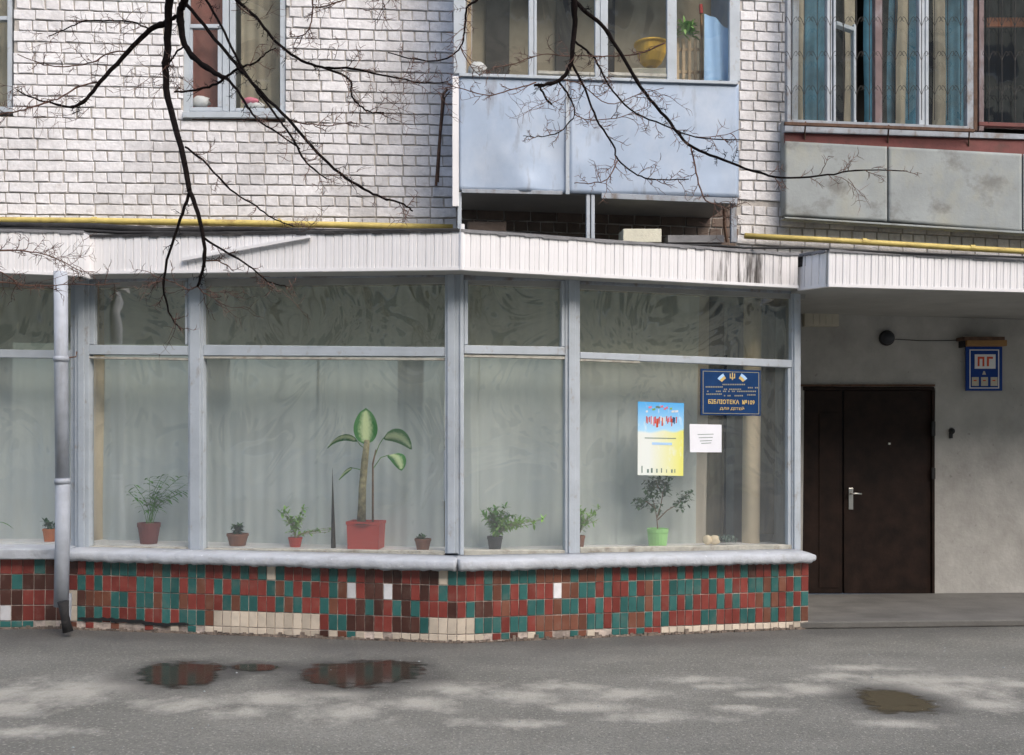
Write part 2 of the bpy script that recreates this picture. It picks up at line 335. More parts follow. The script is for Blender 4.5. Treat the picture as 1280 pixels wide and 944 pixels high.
PALE = [(150,858,60,7),(300,890,50,7),(520,880,55,8),(780,868,60,6),(820,895,70,7),(730,885,50,6),(1010,862,60,6),(1080,835,60,4),(30,915,60,7),(640,905,70,6),(1130,905,60,5),(420,868,40,5),(900,858,40,4),(1270,855,40,5),(60,865,105,16),(10,885,90,12),(230,880,60,8),(345,872,60,9),(430,892,60,10),(560,860,45,7),(640,872,60,9),(700,858,50,6),(870,850,45,5),
        (955,868,30,5),(1150,850,110,7),(1190,862,80,12),(1240,880,60,8),(930,885,60,5),(1050,845,40,4)]
M['asphalt'] = asphalt()
def water(name, col):
    m, nt, b = nmat(name); at_ = N(nt, 'ShaderNodeAttribute', attribute_name='depth')
    a_ = mul(nt, at_.outputs['Fac'], mul(nt, mul(nt, noise(nt, 9, 5, .6, worldpos(nt, (.6,1.4,1))), .5, 'SUBTRACT'), 2.2), 'ADD'); nt.links.new(ramp(nt, a_, .28, .78), b.inputs['Alpha']); b.inputs['Base Color'].default_value = (*col, 1); b.inputs['Roughness'].default_value = .13; b.inputs['IOR'].default_value = 1.33
    b.inputs['Specular IOR Level'].default_value = .6
    bn = N(nt, 'ShaderNodeBump'); bn.inputs['Strength'].default_value = .04; nt.links.new(noise(nt, 12, 2, vec=worldpos(nt)), bn.inputs['Height']); nt.links.new(bn.outputs[0], b.inputs['Normal'])
    return m
M['water'] = water('puddle_water', (.045,.038,.030)); M['mud'] = water('muddy_water', (.10,.085,.055))
def poster_mat():
    m, nt, b = nmat('printed_poster'); tc = N(nt, 'ShaderNodeTexCoord'); sp = N(nt, 'ShaderNodeSeparateXYZ'); nt.links.new(tc.outputs['Generated'], sp.inputs[0])
    x, z = sp.outputs[0], sp.outputs[2]
    skyc = mixc(nt, ramp(nt, z, .58, 1.0), (.45,.74,.95), (.07,.40,.82))
    low = mixc(nt, ramp(nt, x, .25, 1.0), (.80,.84,.80), (.80,.78,.16))
    wv = mul(nt, mul(nt, N(nt, 'ShaderNodeMath', operation='SINE').outputs[0], 0), z, 'ADD')
    nz = mul(nt, noise(nt, 1.4, 1, .4, tc.outputs['Generated']), .14)
    c = mixc(nt, ramp(nt, mul(nt, wv, nz, 'ADD'), .655, .685), low, skyc)
    cl = ramp(nt, noise(nt, 5, 3, .6, tc.outputs['Generated']), .58, .7)
    c = mixc(nt, mul(nt, cl, .45), c, (.85,.9,.92))
    nt.links.new(c, b.inputs['Base Color']); b.inputs['Roughness'].default_value = .55
    return m
M['poster'] = poster_mat()
# ================================================================ GROUND
m = MB(); m.add([(-150,-150,0),(150,-150,0),(150,150,0),(-150,150,0)], [(0,1,2,3)]); m.build('ground', M['asphalt'], kind='structure')
m = MB()     # entrance slab
a = EN.w(-.12, -.30, 0); b_ = EN.w(6, -.30, 0); c_ = MA.w(9, 0, 0); d_ = MA.w(2.2, 0, 0)
for lo, hi, dd in ((0.001, .062, 0),):
    p = [a, b_, c_, d_]; m.hexa([Vector((q.x,q.y,lo)) for q in (p[3],p[2],p[1],p[0])]+[Vector((q.x,q.y,hi)) for q in (p[3],p[2],p[1],p[0])])
m.build('pavement', M['slab'], kind='structure', bevel=.012)
def puddle(name, pts, matn, label, z):
    ps = []
    n = len(pts)
    for i in range(n):      # Catmull-Rom smoothing with jitter
        p0, p1, p2, p3 = pts[i-1], pts[i], pts[(i+1) % n], pts[(i+2) % n]
        for k in range(6):
            t = k/6; q = [.5*((2*p1[j])+(-p0[j]+p2[j])*t+(2*p0[j]-5*p1[j]+4*p2[j]-p3[j])*t*t+(-p0[j]+3*p1[j]-3*p2[j]+p3[j])*t**3) for j in (0,1)]
            ps.append(ground(q[0]+random.uniform(-2,2), q[1]+random.uniform(-.4,.4), z))
    mb = MB(); c = sum(ps, Vector())/len(ps); k = len(ps); fac = (0, .25, .5, .75, 1.0, 1.0); sc = (1.35, 1.18, 1.02, .86, .68, .0001)
    for f_ in sc: mb.v += [Vector((c.x+(p.x-c.x)*f_, c.y+(p.y-c.y)*f_, z)) for p in ps]
    for q in range(len(sc)-1):
        for i in range(k): mb.f.append((q*k+i, q*k+(i+1) % k, (q+1)*k+(i+1) % k, (q+1)*k+i))
    o = mb.build(name, M[matn], label=label, kind='structure'); at_ = o.data.attributes.new('depth', 'FLOAT', 'POINT')
    for i in range(len(o.data.vertices)): at_.data[i].value = fac[i//k]
    return o
puddle('puddle', [(180,840),(200,831),(240,829),(272,832),(274,842),(250,854),(215,858),(185,852)], 'water', None, .004)
puddle('puddle', [(292,834),(305,830),(330,830),(346,833),(335,838),(305,838)], 'water', None, .004)
puddle('puddle', [(380,845),(405,832),(450,827),(500,827),(524,833),(508,846),(470,856),(425,857),(390,853)], 'water', None, .004)
puddle('puddle', [(1074,864),(1110,863),(1150,872),(1168,884),(1150,890),(1100,888)], 'mud', None, .003)
# stray grit on the asphalt
m = MB()
for i in range(130):
    p = ground(random.uniform(-20,1300), random.uniform(800, 960)); r = random.choice((.003,.004,.005,.006,.010))
    if p.y > 7.2 and p.x < 2.5: p.y = random.uniform(4.6,7.4)
    q = [p+Vector((r*random.uniform(.6,1.3)*x, r*random.uniform(.6,1.3)*y, 0)) for x, y in ((-1,0),(0,-1),(1,0),(0,1))]
    t = p+Vector((0,0,r*.8)); m.add(q+[t], [(0,1,4),(1,2,4),(2,3,4),(3,0,4)])
m.build("gravel", M["cement"], label='pale grit scattered over the asphalt', cat='gravel', kind='stuff')
# ================================================================ BRICKS
def brick_mesh(w, h, name, mt, dep=.009):
    me_l = []
    for k in range(4):
        mb = MB(); e = .005; j = lambda a=.0048: random.uniform(-a, a)
        x0, x1, z0, z1 = -w/2, w/2, -h/2, h/2
        back = [(x0+j(),0,z0+j()), (x0+j(),0,z1+j()), (x1+j(),0,z1+j()), (x1+j(),0,z0+j())]
        mid = [(p[0], -dep+e, p[2]) for p in back]
        fr = [(p[0]+(e if p[0] < 0 else -e)+j(.0015), -dep+j(.001), p[2]+(e if p[2] < 0 else -e)+j(.0015)) for p in back]
        vs = back+mid+fr; fs = []
        for a, b in ((0,4),(4,8)):
            for i in range(4): fs.append((a+i, b+i, b+(i+1) % 4, a+(i+1) % 4))
        fs.append((11,10,9,8))
        me = bpy.data.meshes.new(name); me.from_pydata([Vector(v) for v in vs], [], fs); me.update(); me.materials.append(mt); me_l.append(me)
    return me_l
BH, BP = .088, .1005
SW, HW, JT = .250, .120, .011
BR = {'s': brick_mesh(SW, BH, 'brick', M['brick']), 'h': brick_mesh(HW, BH, 'brick', M['brick'])}
BB = {'s': brick_mesh(SW, BH, 'brick', M['brick_back']), 'h': brick_mesh(HW, BH, 'brick', M['brick_back'])}
def lay(fr, root, s0, s1, z0, z1, holes, tilt, meshes, limit=300, phase=0, prefer=None, d=0.0):
    """courses of bricks over a rectangle of the plane, cut round the openings"""
    cands = []; cs, sn = math.cos(tilt), math.sin(tilt)
    rows = int((z1-z0)/BP)+8; ox, oz = s0, z0
    r0 = -4
    for r in range(r0, rows+4):
        kind = 'h' if (r+phase) % 2 else 's'; w = SW if kind == 's' else HW
        u = -.6 + (.0 if kind == 's' else .065+.03)+random.uniform(-.01,.01)
        while u < (s1-s0)+.6:
            a, b = u, u+w; u += w+JT
            wc = r*BP+BH/2
            s_ = ox+(a+b)/2*cs-wc*sn; z_ = oz+(a+b)/2*sn+wc*cs
            if z_ < z0 or z_ > z1: continue
            ivs = [(max(s_-w/2, s0), min(s_+w/2, s1))]
            for (h0, h1, g0, g1) in holes:
                if g0-.02 < z_ < g1+.02:
                    nv = []
                    for (p, q) in ivs:
                        if q <= h0 or p >= h1: nv.append((p, q)); continue
                        if p < h0: nv.append((p, h0))
                        if q > h1: nv.append((h1, q))
                    ivs = nv
            for (p, q) in ivs:
                if q-p < .03: continue
                cands.append((kind, (p+q)/2, z_, (q-p)/w))
    def dist(c): return (fr.w(c[1], 0, c[2])-Vector((0,0,CAMZ))).length
    vis = lambda c: (lambda p: 0 if (-10 < CX+F*p.x/p.y < 1290 and HY-F*(p.z-CAMZ)/p.y > -10) else 1)(fr.w(c[1],0,c[2]))
    cands.sort(key=lambda c: (vis(c), dist(c)))
    stuff = MB(); ro = ORI[root.name]
    for i, (kind, s, z, sc) in enumerate(cands):
        me = random.choice(meshes[kind]); loc = fr.w(s, d, z); rot = Matrix.Rotation(fr.rz, 4, 'Z') @ Matrix.Rotation(-tilt, 4, 'Y') @ Matrix.Rotation(random.uniform(-.006,.006), 4, 'Y')
        out = fr.n*random.uniform(-.004, .003)
        if i < limit:
            o = bpy.data.objects.new('brick', me); COL.objects.link(o); o.parent = root
            o.matrix_local = Matrix.Translation(loc+out-ro) @ rot @ Matrix.Scale(sc, 4, (1,0,0))
        else:
            T = Matrix.Translation(loc+out) @ rot @ Matrix.Scale(sc, 4, (1,0,0))
            stuff.add([T @ v.co for v in me.vertices], [tuple(p.vertices) for p in me.polygons])
    if stuff.v: stuff.build('bricks', meshes['s'][0].materials[0], root, kind='stuff')
def slabwall(mb, fr, s0, s1, z0, z1, holes, d0, d1):
    S_ = sorted({s0, s1, *[h for H in holes for h in H[:2] if s0 < h < s1]}); Z_ = sorted({z0, z1, *[h for H in holes for h in H[2:] if z0 < h < z1]})
    for i in range(len(S_)-1):
        for j in range(len(Z_)-1):
            cs_, cz_ = (S_[i]+S_[i+1])/2, (Z_[j]+Z_[j+1])/2
            if any(h[0] < cs_ < h[1] and h[2] < cz_ < h[3] for h in holes): continue
            mb.box(fr, S_[i], S_[i+1], Z_[j], Z_[j+1], d0, d1)
def hole(fr, x0, y0, x1, y1, d=0):
    a = fr.uv(x0, (y0+y1)/2, d)[0]; b = fr.uv(x1, (y0+y1)/2, d)[0]; xm = (x0+x1)/2
    return (a, b, fr.uv(xm, y1, d)[1], fr.uv(xm, y0, d)[1])
H1 = hole(MA, -120, -60, 15, 141, .05); H2 = hole(MA, 228, -60, 357, 148, .05)
H1 = (H1[0], H1[1], H1[2], 6.6); H2 = (H2[0], H2[1], H2[2], 6.6)
HB = hole(MA, 590, -60, 905, 200); HB = (HB[0], HB[1], HB[2], 6.6)
HR = hole(MA, 990, -60, 1340, 170); HR = (HR[0], HR[1], HR[2], 6.6)
zc = 3.10
# the backing slab of the whole facade
fac = thing('brick_wall', MA.w(0,-.3,0), 'long white brick facade wall with grey mortar above the library bay', 'wall')
m = MB(); slabwall(m, MA, -8.0, 9.0, zc, 11.0, [H1, H2, HB, HR], -.35, -.005); m.build('mortar', M['mortar'], fac)
sL = MA.uv(573, 200)[0]; sR0 = MA.uv(926, 200)[0]; sR1 = MA.uv(985, 200)[0]
lay(MA, fac, MA.uv(-200,100)[0], sL, MA.uv(300,292)[1]-.12, MA.uv(300,-170)[1], [H1, H2], .024, BR, 300)
wp = thing('brick_pier', MA.w(sR0,0,3.1), 'narrow white brick pier between the two balconies, continuing below the grey panels', 'pier')
zb0, zb1 = MA.uv(950,300)[1]-.25, MA.uv(950,-170)[1]
lay(MA, wp, sR0-.02, sR1, MA.uv(950,262)[1]+.09, zb1, [], 0.0, BR, 300)
lay(MA, wp, sR0-.03, MA.uv(1330,280)[0], zb0-.1, MA.uv(950,262)[1]+.045, [], -.020, BR, 150, phase=1)
lay(MA, fac, MA.uv(1345,280)[0], MA.uv(1720,280)[0], zb0-.1, zb1, [], -.01, BR, 0)
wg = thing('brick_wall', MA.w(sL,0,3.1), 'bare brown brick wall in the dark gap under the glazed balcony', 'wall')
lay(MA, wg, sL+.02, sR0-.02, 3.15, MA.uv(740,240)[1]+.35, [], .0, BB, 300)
# ================================================================ rooms behind (library room open at the back)
rm = thing('building_interior', (0,11,0), 'dim library room with cream walls behind the bay windows', 'room')
m = MB(); m.bxyz(-6.5, 2.62, 12.0, 12.2, 0, .85); m.bxyz(-6.5, 2.62, 12.0, 12.2, 2.75, 3.2); m.bxyz(.6, 2.62, 12.0, 12.2, .851, 2.749)
[m.bxyz(x, x+.3, 12.0, 12.2, .851, 2.749) for x in (-6.5,-3.8,-1.4)]  # unseen back-wall openings between these piers, added to light room and curtains
m.bxyz(-6.7,-6.5, 8.0,12.2,0,3.2); m.build('back_wall', M['inwall'], rm)
m = MB(); q = [GL.w(-2.6,-.35,0), GL.w(GL.len,-.02,0), GR.w(GR.len-.02,-.05,0), Vector((2.60,12,0)), Vector((-6.5,12,0))]
def prism(mb, pts, z0, z1):
    k = len(pts); mb.add([Vector((p.x,p.y,z0)) for p in pts]+[Vector((p.x,p.y,z1)) for p in pts], [tuple(range(k))[::-1], tuple(range(k,2*k))]+[(i,(i+1) % k,k+(i+1) % k,k+i) for i in range(k)]); return mb
prism(m, q, .02, .06); m.build('floor', M['infloor'], rm)
m = MB(); prism(m, q, 2.98, 3.06); m.build('ceiling', M['inwall'], rm)
m = MB(); e = GR.w(GR.len, 0, 0); e2 = Vector((2.75, 10.0, 0))
f_side = Fr((e.x, e.y), (e2.x, e2.y)); m.box(f_side, .04, f_side.len+2.0, .0, 3.05, -.10, .0); m.build('side_wall', M['plaster'], rm)
# columns in the room
for px, Y, r, lab in ((939, 8.95, .080, 'cream round column inside the library, seen through the right pane'), (122, 8.75, .055, 'narrow cream round column inside behind the left pane')):
    b = at(px, 600, Y); mb = MB(); mb.lathe((b.x, b.y, .06), [(r,0),(r,2.92)], 24)
    mb.build('column', M['column'], smooth=True, label=lab, cat='column', loc=(b.x,b.y,.06))
cab = thing('cupboard', at(920,600,10.2)*Vector((1,1,0)).length if False else (at(920,600,10.2).x, 10.2, .06), 'tan wooden cupboard with a dark gap beside the cream column', 'cupboard')
for nm, x0, x1, mt in (('side_panel', 915, 929, 'tan'), ('door', 905, 914.5, 'indark'), ('shelf', 965, 985, 'inwall')):
    a = at(x0,600,10.2).x; b = at(x1,600,10.2).x
    mb = MB(); mb.bxyz(a, b, 10.2, 10.6, .06, 2.5); mb.build(nm, M[mt], cab)
# ================================================================ PLINTHS with tiles
ROWS_L = ["BRGRGGGGRROGRRGGRRGRGRGCGRRRGRGRGRBRBBRRBBCG",
          "RGRGRRRRGGRGGRGORGRGRRRGOGRGRRGOWRBBWBBRBRGR",
          "CBOOOGGRGGOGGORRORGOGGRRGOGRRGORRBGBRGBGRRRB",
          "CGBGRGRRGRRGRGGGOCCCCCCCCCCCCRGGBBBRRBBBGCCC",
          "OXRXXOXXXRXXCXGXCCCCCCCCCCCCCBCOGCXCXCCCCCCC"]
ROWS_R = ["GRRGOOGGGOOOOGOOOGRGRGGGRRGRGGRGRRGBRRGRGOR",
          "RRRGOGRGRRRWOOGGRGRRGROGRGGGGRGRGRRGGOGORGR",
          "RGBBRORRGGROGGRRGRRGGGOGRGRGRRRGRGRROGORGRG",
          "CCGGGRGGROOOOOOGGRGGOOGRGRRRRGGRRRGGROGROGO",
          "CCCXRGBXCGOXXGOCXXGGRGRRCCCCCCCCCCCCCCCCCCC"]
ROWS_N = ["GGRRRGBR", "RBBGBBBR", "BBBBRRRR", "RBWBRRBB", "OXGGGXCX"]
def tile_mesh(key, w, h):
    out = []
    for k in range(3):
        e = .0025; x, z = w/2, h/2; j = lambda: random.uniform(-.001,.001)
        b = [(-x+j(),0,-z+j()),(-x+j(),0,z+j()),(x+j(),0,z+j()),(x+j(),0,-z+j())]
        md = [(p[0], -.003, p[2]) for p in b]; fr = [(p[0]*(1-e/x), -.0055, p[2]*(1-e/z)) for p in b]
        fs = [(a+i, c+i, c+(i+1) % 4, a+(i+1) % 4) for a, c in ((0,4),(4,8)) for i in range(4)]+[(11,10,9,8)]
        me = bpy.data.meshes.new('tile'); me.from_pydata([Vector(v) for v in b+md+fr], [], fs); me.update(); me.materials.append(M['t'+key]); out.append(me)
    return out
ZT = .585
def plinth(fr, rows, label, L, tw, h=None, base=0.0):
    root = thing('tiled_wall', fr.w(L/2, 0, 0), label, 'wall', 'tiled plinth walls under the windows'); ro = ORI[root.name]
    mb = MB(); mb.box(fr, -.0, L, -.05, ZT+.03, -.18, -.001); mb.build('wall_core', M['grout'], root)
    H = [.122, .122, .122, .122, .048]; g = .0065; n = len(rows[0]); step = L/n
    T = {k: [tile_mesh(k, step-g*.9, hh) for hh in (.122-g+.006, .048)] for k in TILE}
    z = ZT
    for r, row in enumerate(rows):
        hh = H[r]; zmid = z-hh/2-.006; z -= hh+.0065
        for i, ch in enumerate(row):
            if ch == 'X': continue
            last = r == 4
            me = random.choice(T[ch][1 if last else 0])
            o = bpy.data.objects.new('tile', me); COL.objects.link(o); o.parent = root
            rot = Matrix.Rotation(fr.rz, 4, 'Z') @ Matrix.Rotation(random.uniform(-.012,.012)*(3 if last else 1), 4, 'Y') @ Matrix.Rotation(random.uniform(-.01,.01), 4, 'X')
            o.matrix_local = Matrix.Translation(fr.w((i+.5)*step, 0, zmid)+fr.n*random.uniform(-.0005,.0015)-ro) @ rot
    # broken render at the foot
    mb = MB(); k = int(L/.03)
    for i in range(k):
        s = i*L/k; hgt = random.uniform(.005,.03)*(1.6 if random.random() < .2 else 1)
        mb.box(fr, s, s+L/k*random.uniform(.7,1.2), -.01, hgt, -.01, random.uniform(.003,.02))
    mb.build('broken_render', M['rubble'], root)
    return root
pl = plinth(TL, ROWS_L, 'left face of the bay plinth in red, teal and brown tiles with a long cream patch', TL.len, .07)
pr = plinth(TR, ROWS_R, 'right face of the bay plinth in red and teal tiles with a cream bottom row', TR.len, .07)
# a missing strip with exposed hollow on the left plinth
mb = MB(); s0 = TL.uv(97,772,.01)[0]; s1 = TL.uv(236,772,.01)[0]; n = 26
top = []; bot = []
for i in range(n+1):
    s = s0+(s1-s0)*i/n; zt = .105+random.uniform(-.008,.008)-(.02 if i > n*.6 else 0); zb = zt-.02-random.uniform(0,.012) if 0 < i < n else zt-.002
    top.append(zt); bot.append(zb)
for i in range(n): mb.quad(TL, [(s0+(s1-s0)*i/n, bot[i]), (s0+(s1-s0)*i/n, top[i]), (s0+(s1-s0)*(i+1)/n, top[i+1]), (s0+(s1-s0)*(i+1)/n, bot[i+1])], 0, .0135)
mb.build('crack', M['black'], pl)
NL = Fr((TL.o.x-1.1, TL.o.y-.06), (TL.o.x-.02, TL.o.y+.02))
rows_n = [("RGBR"+r) for r in ROWS_N]
pn = plinth(NL, rows_n, 'short tiled plinth left of the downpipe with one white tile', NL.len, .08)
# end face of the bay (tiles turn the corner)
mb = MB(); mb.box(Fr((TR.w(TR.len,0,0).x, TR.w(TR.len,0,0).y), (2.80, 10.0)), .0, 1.5, -.05, ZT+.03, -.2, -.004); mb.build('wall', M['plaster'], label='plain side return of the bay beside the entrance slab', cat='wall')
# ================================================================ SILL
def sill():
    root = thing('window_sill', TL.w(TL.len,0,.6), 'lumpy pale blue-grey painted concrete sill running round the bay', 'sill')
    def run(fr, s0, s1, endr):
        mb = MB(); n = 150; prof = [(-.30,.672),(-.02,.664),(.072,.655),(.088,.640),(.090,.600),(.078,.575),(.0,.572),(-.1,.575)]
        prev = None
        for i in range(n+1):
            s = s0+(s1-s0)*i/n; f = 1.0
            if endr and i > n-5: f = 1-.55*((i-(n-5))/5)**2
            ring = []
            wob = .0015*math.sin(i*.9)+.0015*math.sin(i*.23)+random.uniform(-.0025,.0025)
            for k, (d, z) in enumerate(prof):
                dz = 0
                if k in (4,5): dz = wob*1.6+random.uniform(-.004,.002)
                zz = .617+(z+dz-.617)*f
                ring.append(fr.w(s, (d+(wob*.7 if 2 <= k <= 5 else 0))*(f if d > 0 else 1), zz))
            b = len(mb.v); mb.v += ring; K = len(prof)
            if prev is not None:
                for k in range(K-1): mb.f.append((prev+k, b+k, b+k+1, prev+k+1))
                mb.f.append((prev+K-1, b+K-1, b, prev))
            else: mb.f.append(tuple(range(b, b+K)))
            prev = b
        mb.f.append(tuple(range(prev, prev+K))[::-1])
        return mb
    run(TL, -.02, TL.len, False).build('left_run', M['sill'], root, smooth=True)
    run(TR, .0, TR.len+.05, True).build('right_run', M['sill'], root, smooth=True)
    return root
sill()
nsl = thing('window_sill', NL.w(.4,0,.6), 'short blue-grey sill of the neighbouring window left of the downpipe', 'sill')
mb = MB(); mb.box(NL, -.6, NL.len+.01, .585, .672, -.30, .085); mb.build('sill_board', M['sill'], nsl, bevel=.012)
# ================================================================ GLAZING
def pane(root, fr, x0, y0, x1, y1, mt='glass', d=-.035, label=None):
    return MB().pq(fr, [(x0,y0[0]),(x1,y0[1]),(x1,y1[1]),(x0,y1[0])], d-.004, d).build('pane', M[mt], root, label=label)
gl = thing('shop_window', GL.w(1.5,0,.67), 'left shop window of the library bay, four panes in blue-grey frames with net curtains', 'window')
gr_ = thing('shop_window', GR.w(1.5,0,.67), 'right shop window of the library bay, four panes, with a poster and a notice in it', 'window')
def bar(root, fr, x0, yt0, x1, yt1, yb1, yb0, name='mullion', d0=-.06, d1=0.02, mt='frame', bevel=.004):
    return MB().pq(fr, [(x0,yt0),(x1,yt1),(x1,yb1),(x0,yb0)], d0, d1).build(name, M[mt], root, bevel=bevel)
TOPF = 318
# left face: mullions (stepped profiles)
for (x0, x1, xa, xb) in ((93,111,97,105), (235,254,237,250), (556,572.5,559,568)):
    bar(gl, GL, x0, TOPF, x1, TOPF, 692, 692, 'mullion')
    bar(gl, GL, xa, TOPF, xb, TOPF, 692, 692, 'mullion_face', 0.0205, .036)
for (x0, x1) in ((111.3,234.7),(254.3,555.7)):
    bar(gl, GL, x0, 431, x1, 432.5 if x1 < 300 else 434, 445.5 if x1 > 300 else 444, 443 if x1 < 300 else 444.5, 'rail', -.06, .018)
    bar(gl, GL, x0, 445.5, x1, 447.5, 450.5, 448, 'rusty_bead', -.05, .012, 'putty', .0)
    bar(gl, GL, x0, 330, x1, 330, 350 if x1 < 300 else 346, 353 if x1 < 300 else 348, 'head_rail', -.06, .012, 'frame_old')
    bar(gl, GL, x0, 683 if x1 < 300 else 686, x1, 685 if x1 < 300 else 689, 697, 697, 'bottom_rail', -.06, .015, 'putty')
# inner sash round the small pane
bar(gl, GL, 111.5, 353, 118, 353, 430.5, 430.5, 'sash', -.05, .006); bar(gl, GL, 231, 352, 234.5, 352, 430.5, 430.5, 'sash', -.05, .006)
pane(gl, GL, 112, (350,348), 236, (433,434), 'glass_shaded'); pane(gl, GL, 254, (344,342), 557, (434,437), 'glass_shaded')
pane(gl, GL, 111, (446,447), 236, (686,687)); pane(gl, GL, 254, (447,449), 557, (688,692))
# right face
for (x0, x1, xa, xb) in ((572.5,580,575,579), (706.5,725,711,720), (990,1001,993,999)):
    y0 = TOPF+ (x0-572)*.06
    bar(gr_, GR, x0, y0, x1, y0, 694-(x0-572)*.015, 694-(x0-572)*.015, 'mullion')
    bar(gr_, GR, xa, y0, xb, y0, 694-(x0-572)*.015, 694-(x0-572)*.015, 'mullion_face', .0205, .036)
bar(gr_, GR, 580.3, 431.5, 706.2, 433.5, 444, 442, 'rail', -.06, .024)
bar(gr_, GR, 580.3, 443, 706.2, 445.5, 449, 446, 'rusty_bead', -.05, .012, 'putty', 0)
bar(gr_, GR, 725.3, 440, 989.8, 450, 459.5, 448, 'rail', -.06, .018)
bar(gr_, GR, 725.3, 448.5, 800, 450.5, 454, 451, 'rusty_bead', -.05, .012, 'putty', 0)
bar(gr_, GR, 580.3, 330, 706.2, 336, 351, 350, 'head_rail', -.06, .012, 'frame_old'); bar(gr_, GR, 725.3, 336, 989.8, 350, 367, 355, 'head_rail', -.06, .012, 'frame_old')
bar(gr_, GR, 580.3, 350, 585, 350, 431, 431, 'sash', -.05, .02); bar(gr_, GR, 702, 351, 706, 351, 433, 433, 'sash', -.05, .02)
bar(gr_, GR, 580.3, 688, 706.2, 688, 699, 700, 'bottom_rail', -.06, .015, 'putty'); bar(gr_, GR, 725.3, 685, 989.8, 681, 693, 698, 'bottom_rail', -.06, .015, 'putty')
bar(gr_, GR, 985, 460, 989.8, 460, 682, 682, 'sash', -.05, .008)
pane(gr_, GR, 580, (347,348), 707, (433,434), 'glass_shaded'); pane(gr_, GR, 724, (352,362), 991, (444,452), 'glass_shaded')
pane(gr_, GR, 580, (444,446), 707, (690,690)); pane(gr_, GR, 724, (449,458), 991, (690,684))
# neighbour window
NG = NL.off(-.2)
gn = thing('shop_window', NG.w(.5,0,.67), 'neighbouring shop window at the far left edge, two panes behind the downpipe', 'window')
bar(gn, NG, 88, TOPF, 93.5, TOPF, 692, 692, 'mullion')
bar(gn, NG, -60, 436, 88, 438, 448, 446, 'rail'); bar(gn, NG, -60, 330, 88, 330, 349, 349, 'head_rail', mt='frame_old'); bar(gn, NG, -60, 682, 88, 683, 692, 690, 'bottom_rail', mt='putty')
pane(gn, NG, -60, (345,345), 88, (440,440), 'glass_shaded'); pane(gn, NG, -60, (444,446), 88, (688,688))
# opaque strip from window head up to the roof, behind the fascias
mb = MB(); mb.box(GL, -.0, GL.len+.01, 2.86, 3.06, -.12, -.01); mb.box(GR, .02, GR.len+.05, 2.86, 3.06, -.12, -.01); mb.box(NG, -1.5, NG.len, 2.86, 3.06, -.12, -.01)
mb.build('window_head', M['soffit'], rm)
# inner sill board
mb = MB(); mb.box(GL, .02, GL.len-.02, .62, .685, -.42, -.062); mb.build('inner_sill', M['white'], gl); 
mb = MB(); mb.box(GR, .02, GR.len-.05, .62, .685, -.42, -.062); mb.build('inner_sill', M['white'], gr_)
mb = MB(); mb.box(NG, -1.2, NG.len-.02, .62, .685, -.42, -.062); mb.build('inner_sill', M['white'], gn)
# curtains
def curtain(fr, x0, x1, d, label, mt='sheer', z0=.686, z1=2.94, lam=.11, amp=.0075, split=None):
    s0 = fr.uv(x0, 560, d)[0]; s1 = fr.uv(x1, 560, d)[0]; n = max(8, int((s1-s0)/.016)); mb = MB(); rows = 9
    ph = random.random()*9; wid = [random.uniform(-.5,.5) for _ in range(n+1)]
    for i in range(n+1):
        s = s0+(s1-s0)*i/n
        base = .42*math.sin(s/lam*6.28+ph+2.6*math.sin(s*1.7+ph)+1.2*math.sin(s*5.3)) + .8*math.sin(s/lam*1.9+ph+math.sin(s*3)) + .5*math.sin(s*31+ph)*max(0,math.sin(s*2.3+ph))
        for k in range(rows+1):
            t = k/rows; mb.v.append(fr.w(s+.008*math.sin(t*5+s*7), d+amp*base*(1.25-.5*t)+.006*math.sin(t*8+s*5), z0+(z1-z0)*t))
    for i in range(n):
        for k in range(rows): a = i*(rows+1)+k; mb.f.append((a, a+rows+1, a+rows+2, a+1))
    c = fr.w((s0+s1)/2, d, z0)
    return mb.build('curtain', M[mt], smooth=True, label=label, cat='curtain', group='curtains hanging behind window panes', loc=tuple(c))
curtain(NG, -60, 88, -.41, 'grey net curtain in the neighbouring window at the left edge')
curtain(GL, 127, 400, -.41, 'pleated grey net curtain behind the left half of the left bay window')
curtain(GL, 396, 556, -.40, 'pleated grey net curtain behind the big variegated plant')
curtain(GR, 577, 600, -.39, 'narrow gathered net curtain edge just right of the bay corner', lam=.05, amp=.02)
curtain(GR, 598, 775, -.41, 'light grey net curtain behind the black pot and middle mullion')
curtain(GR, 773, 872, -.40, 'light grey net curtain behind the poster')
curtain(GR, 868, 884, -.42, 'cream curtain strip hanging beside the open gap of the right pane', 'sheer_warm')
curtain(GR, 884, 905, -.9, 'grey drape further inside, left of the cream column', 'beige_curt', lam=.06, amp=.02)
curtain(GR, 952, 990, -1.1, 'olive grey drape right of the cream column', 'beige_curt', lam=.1, amp=.02)
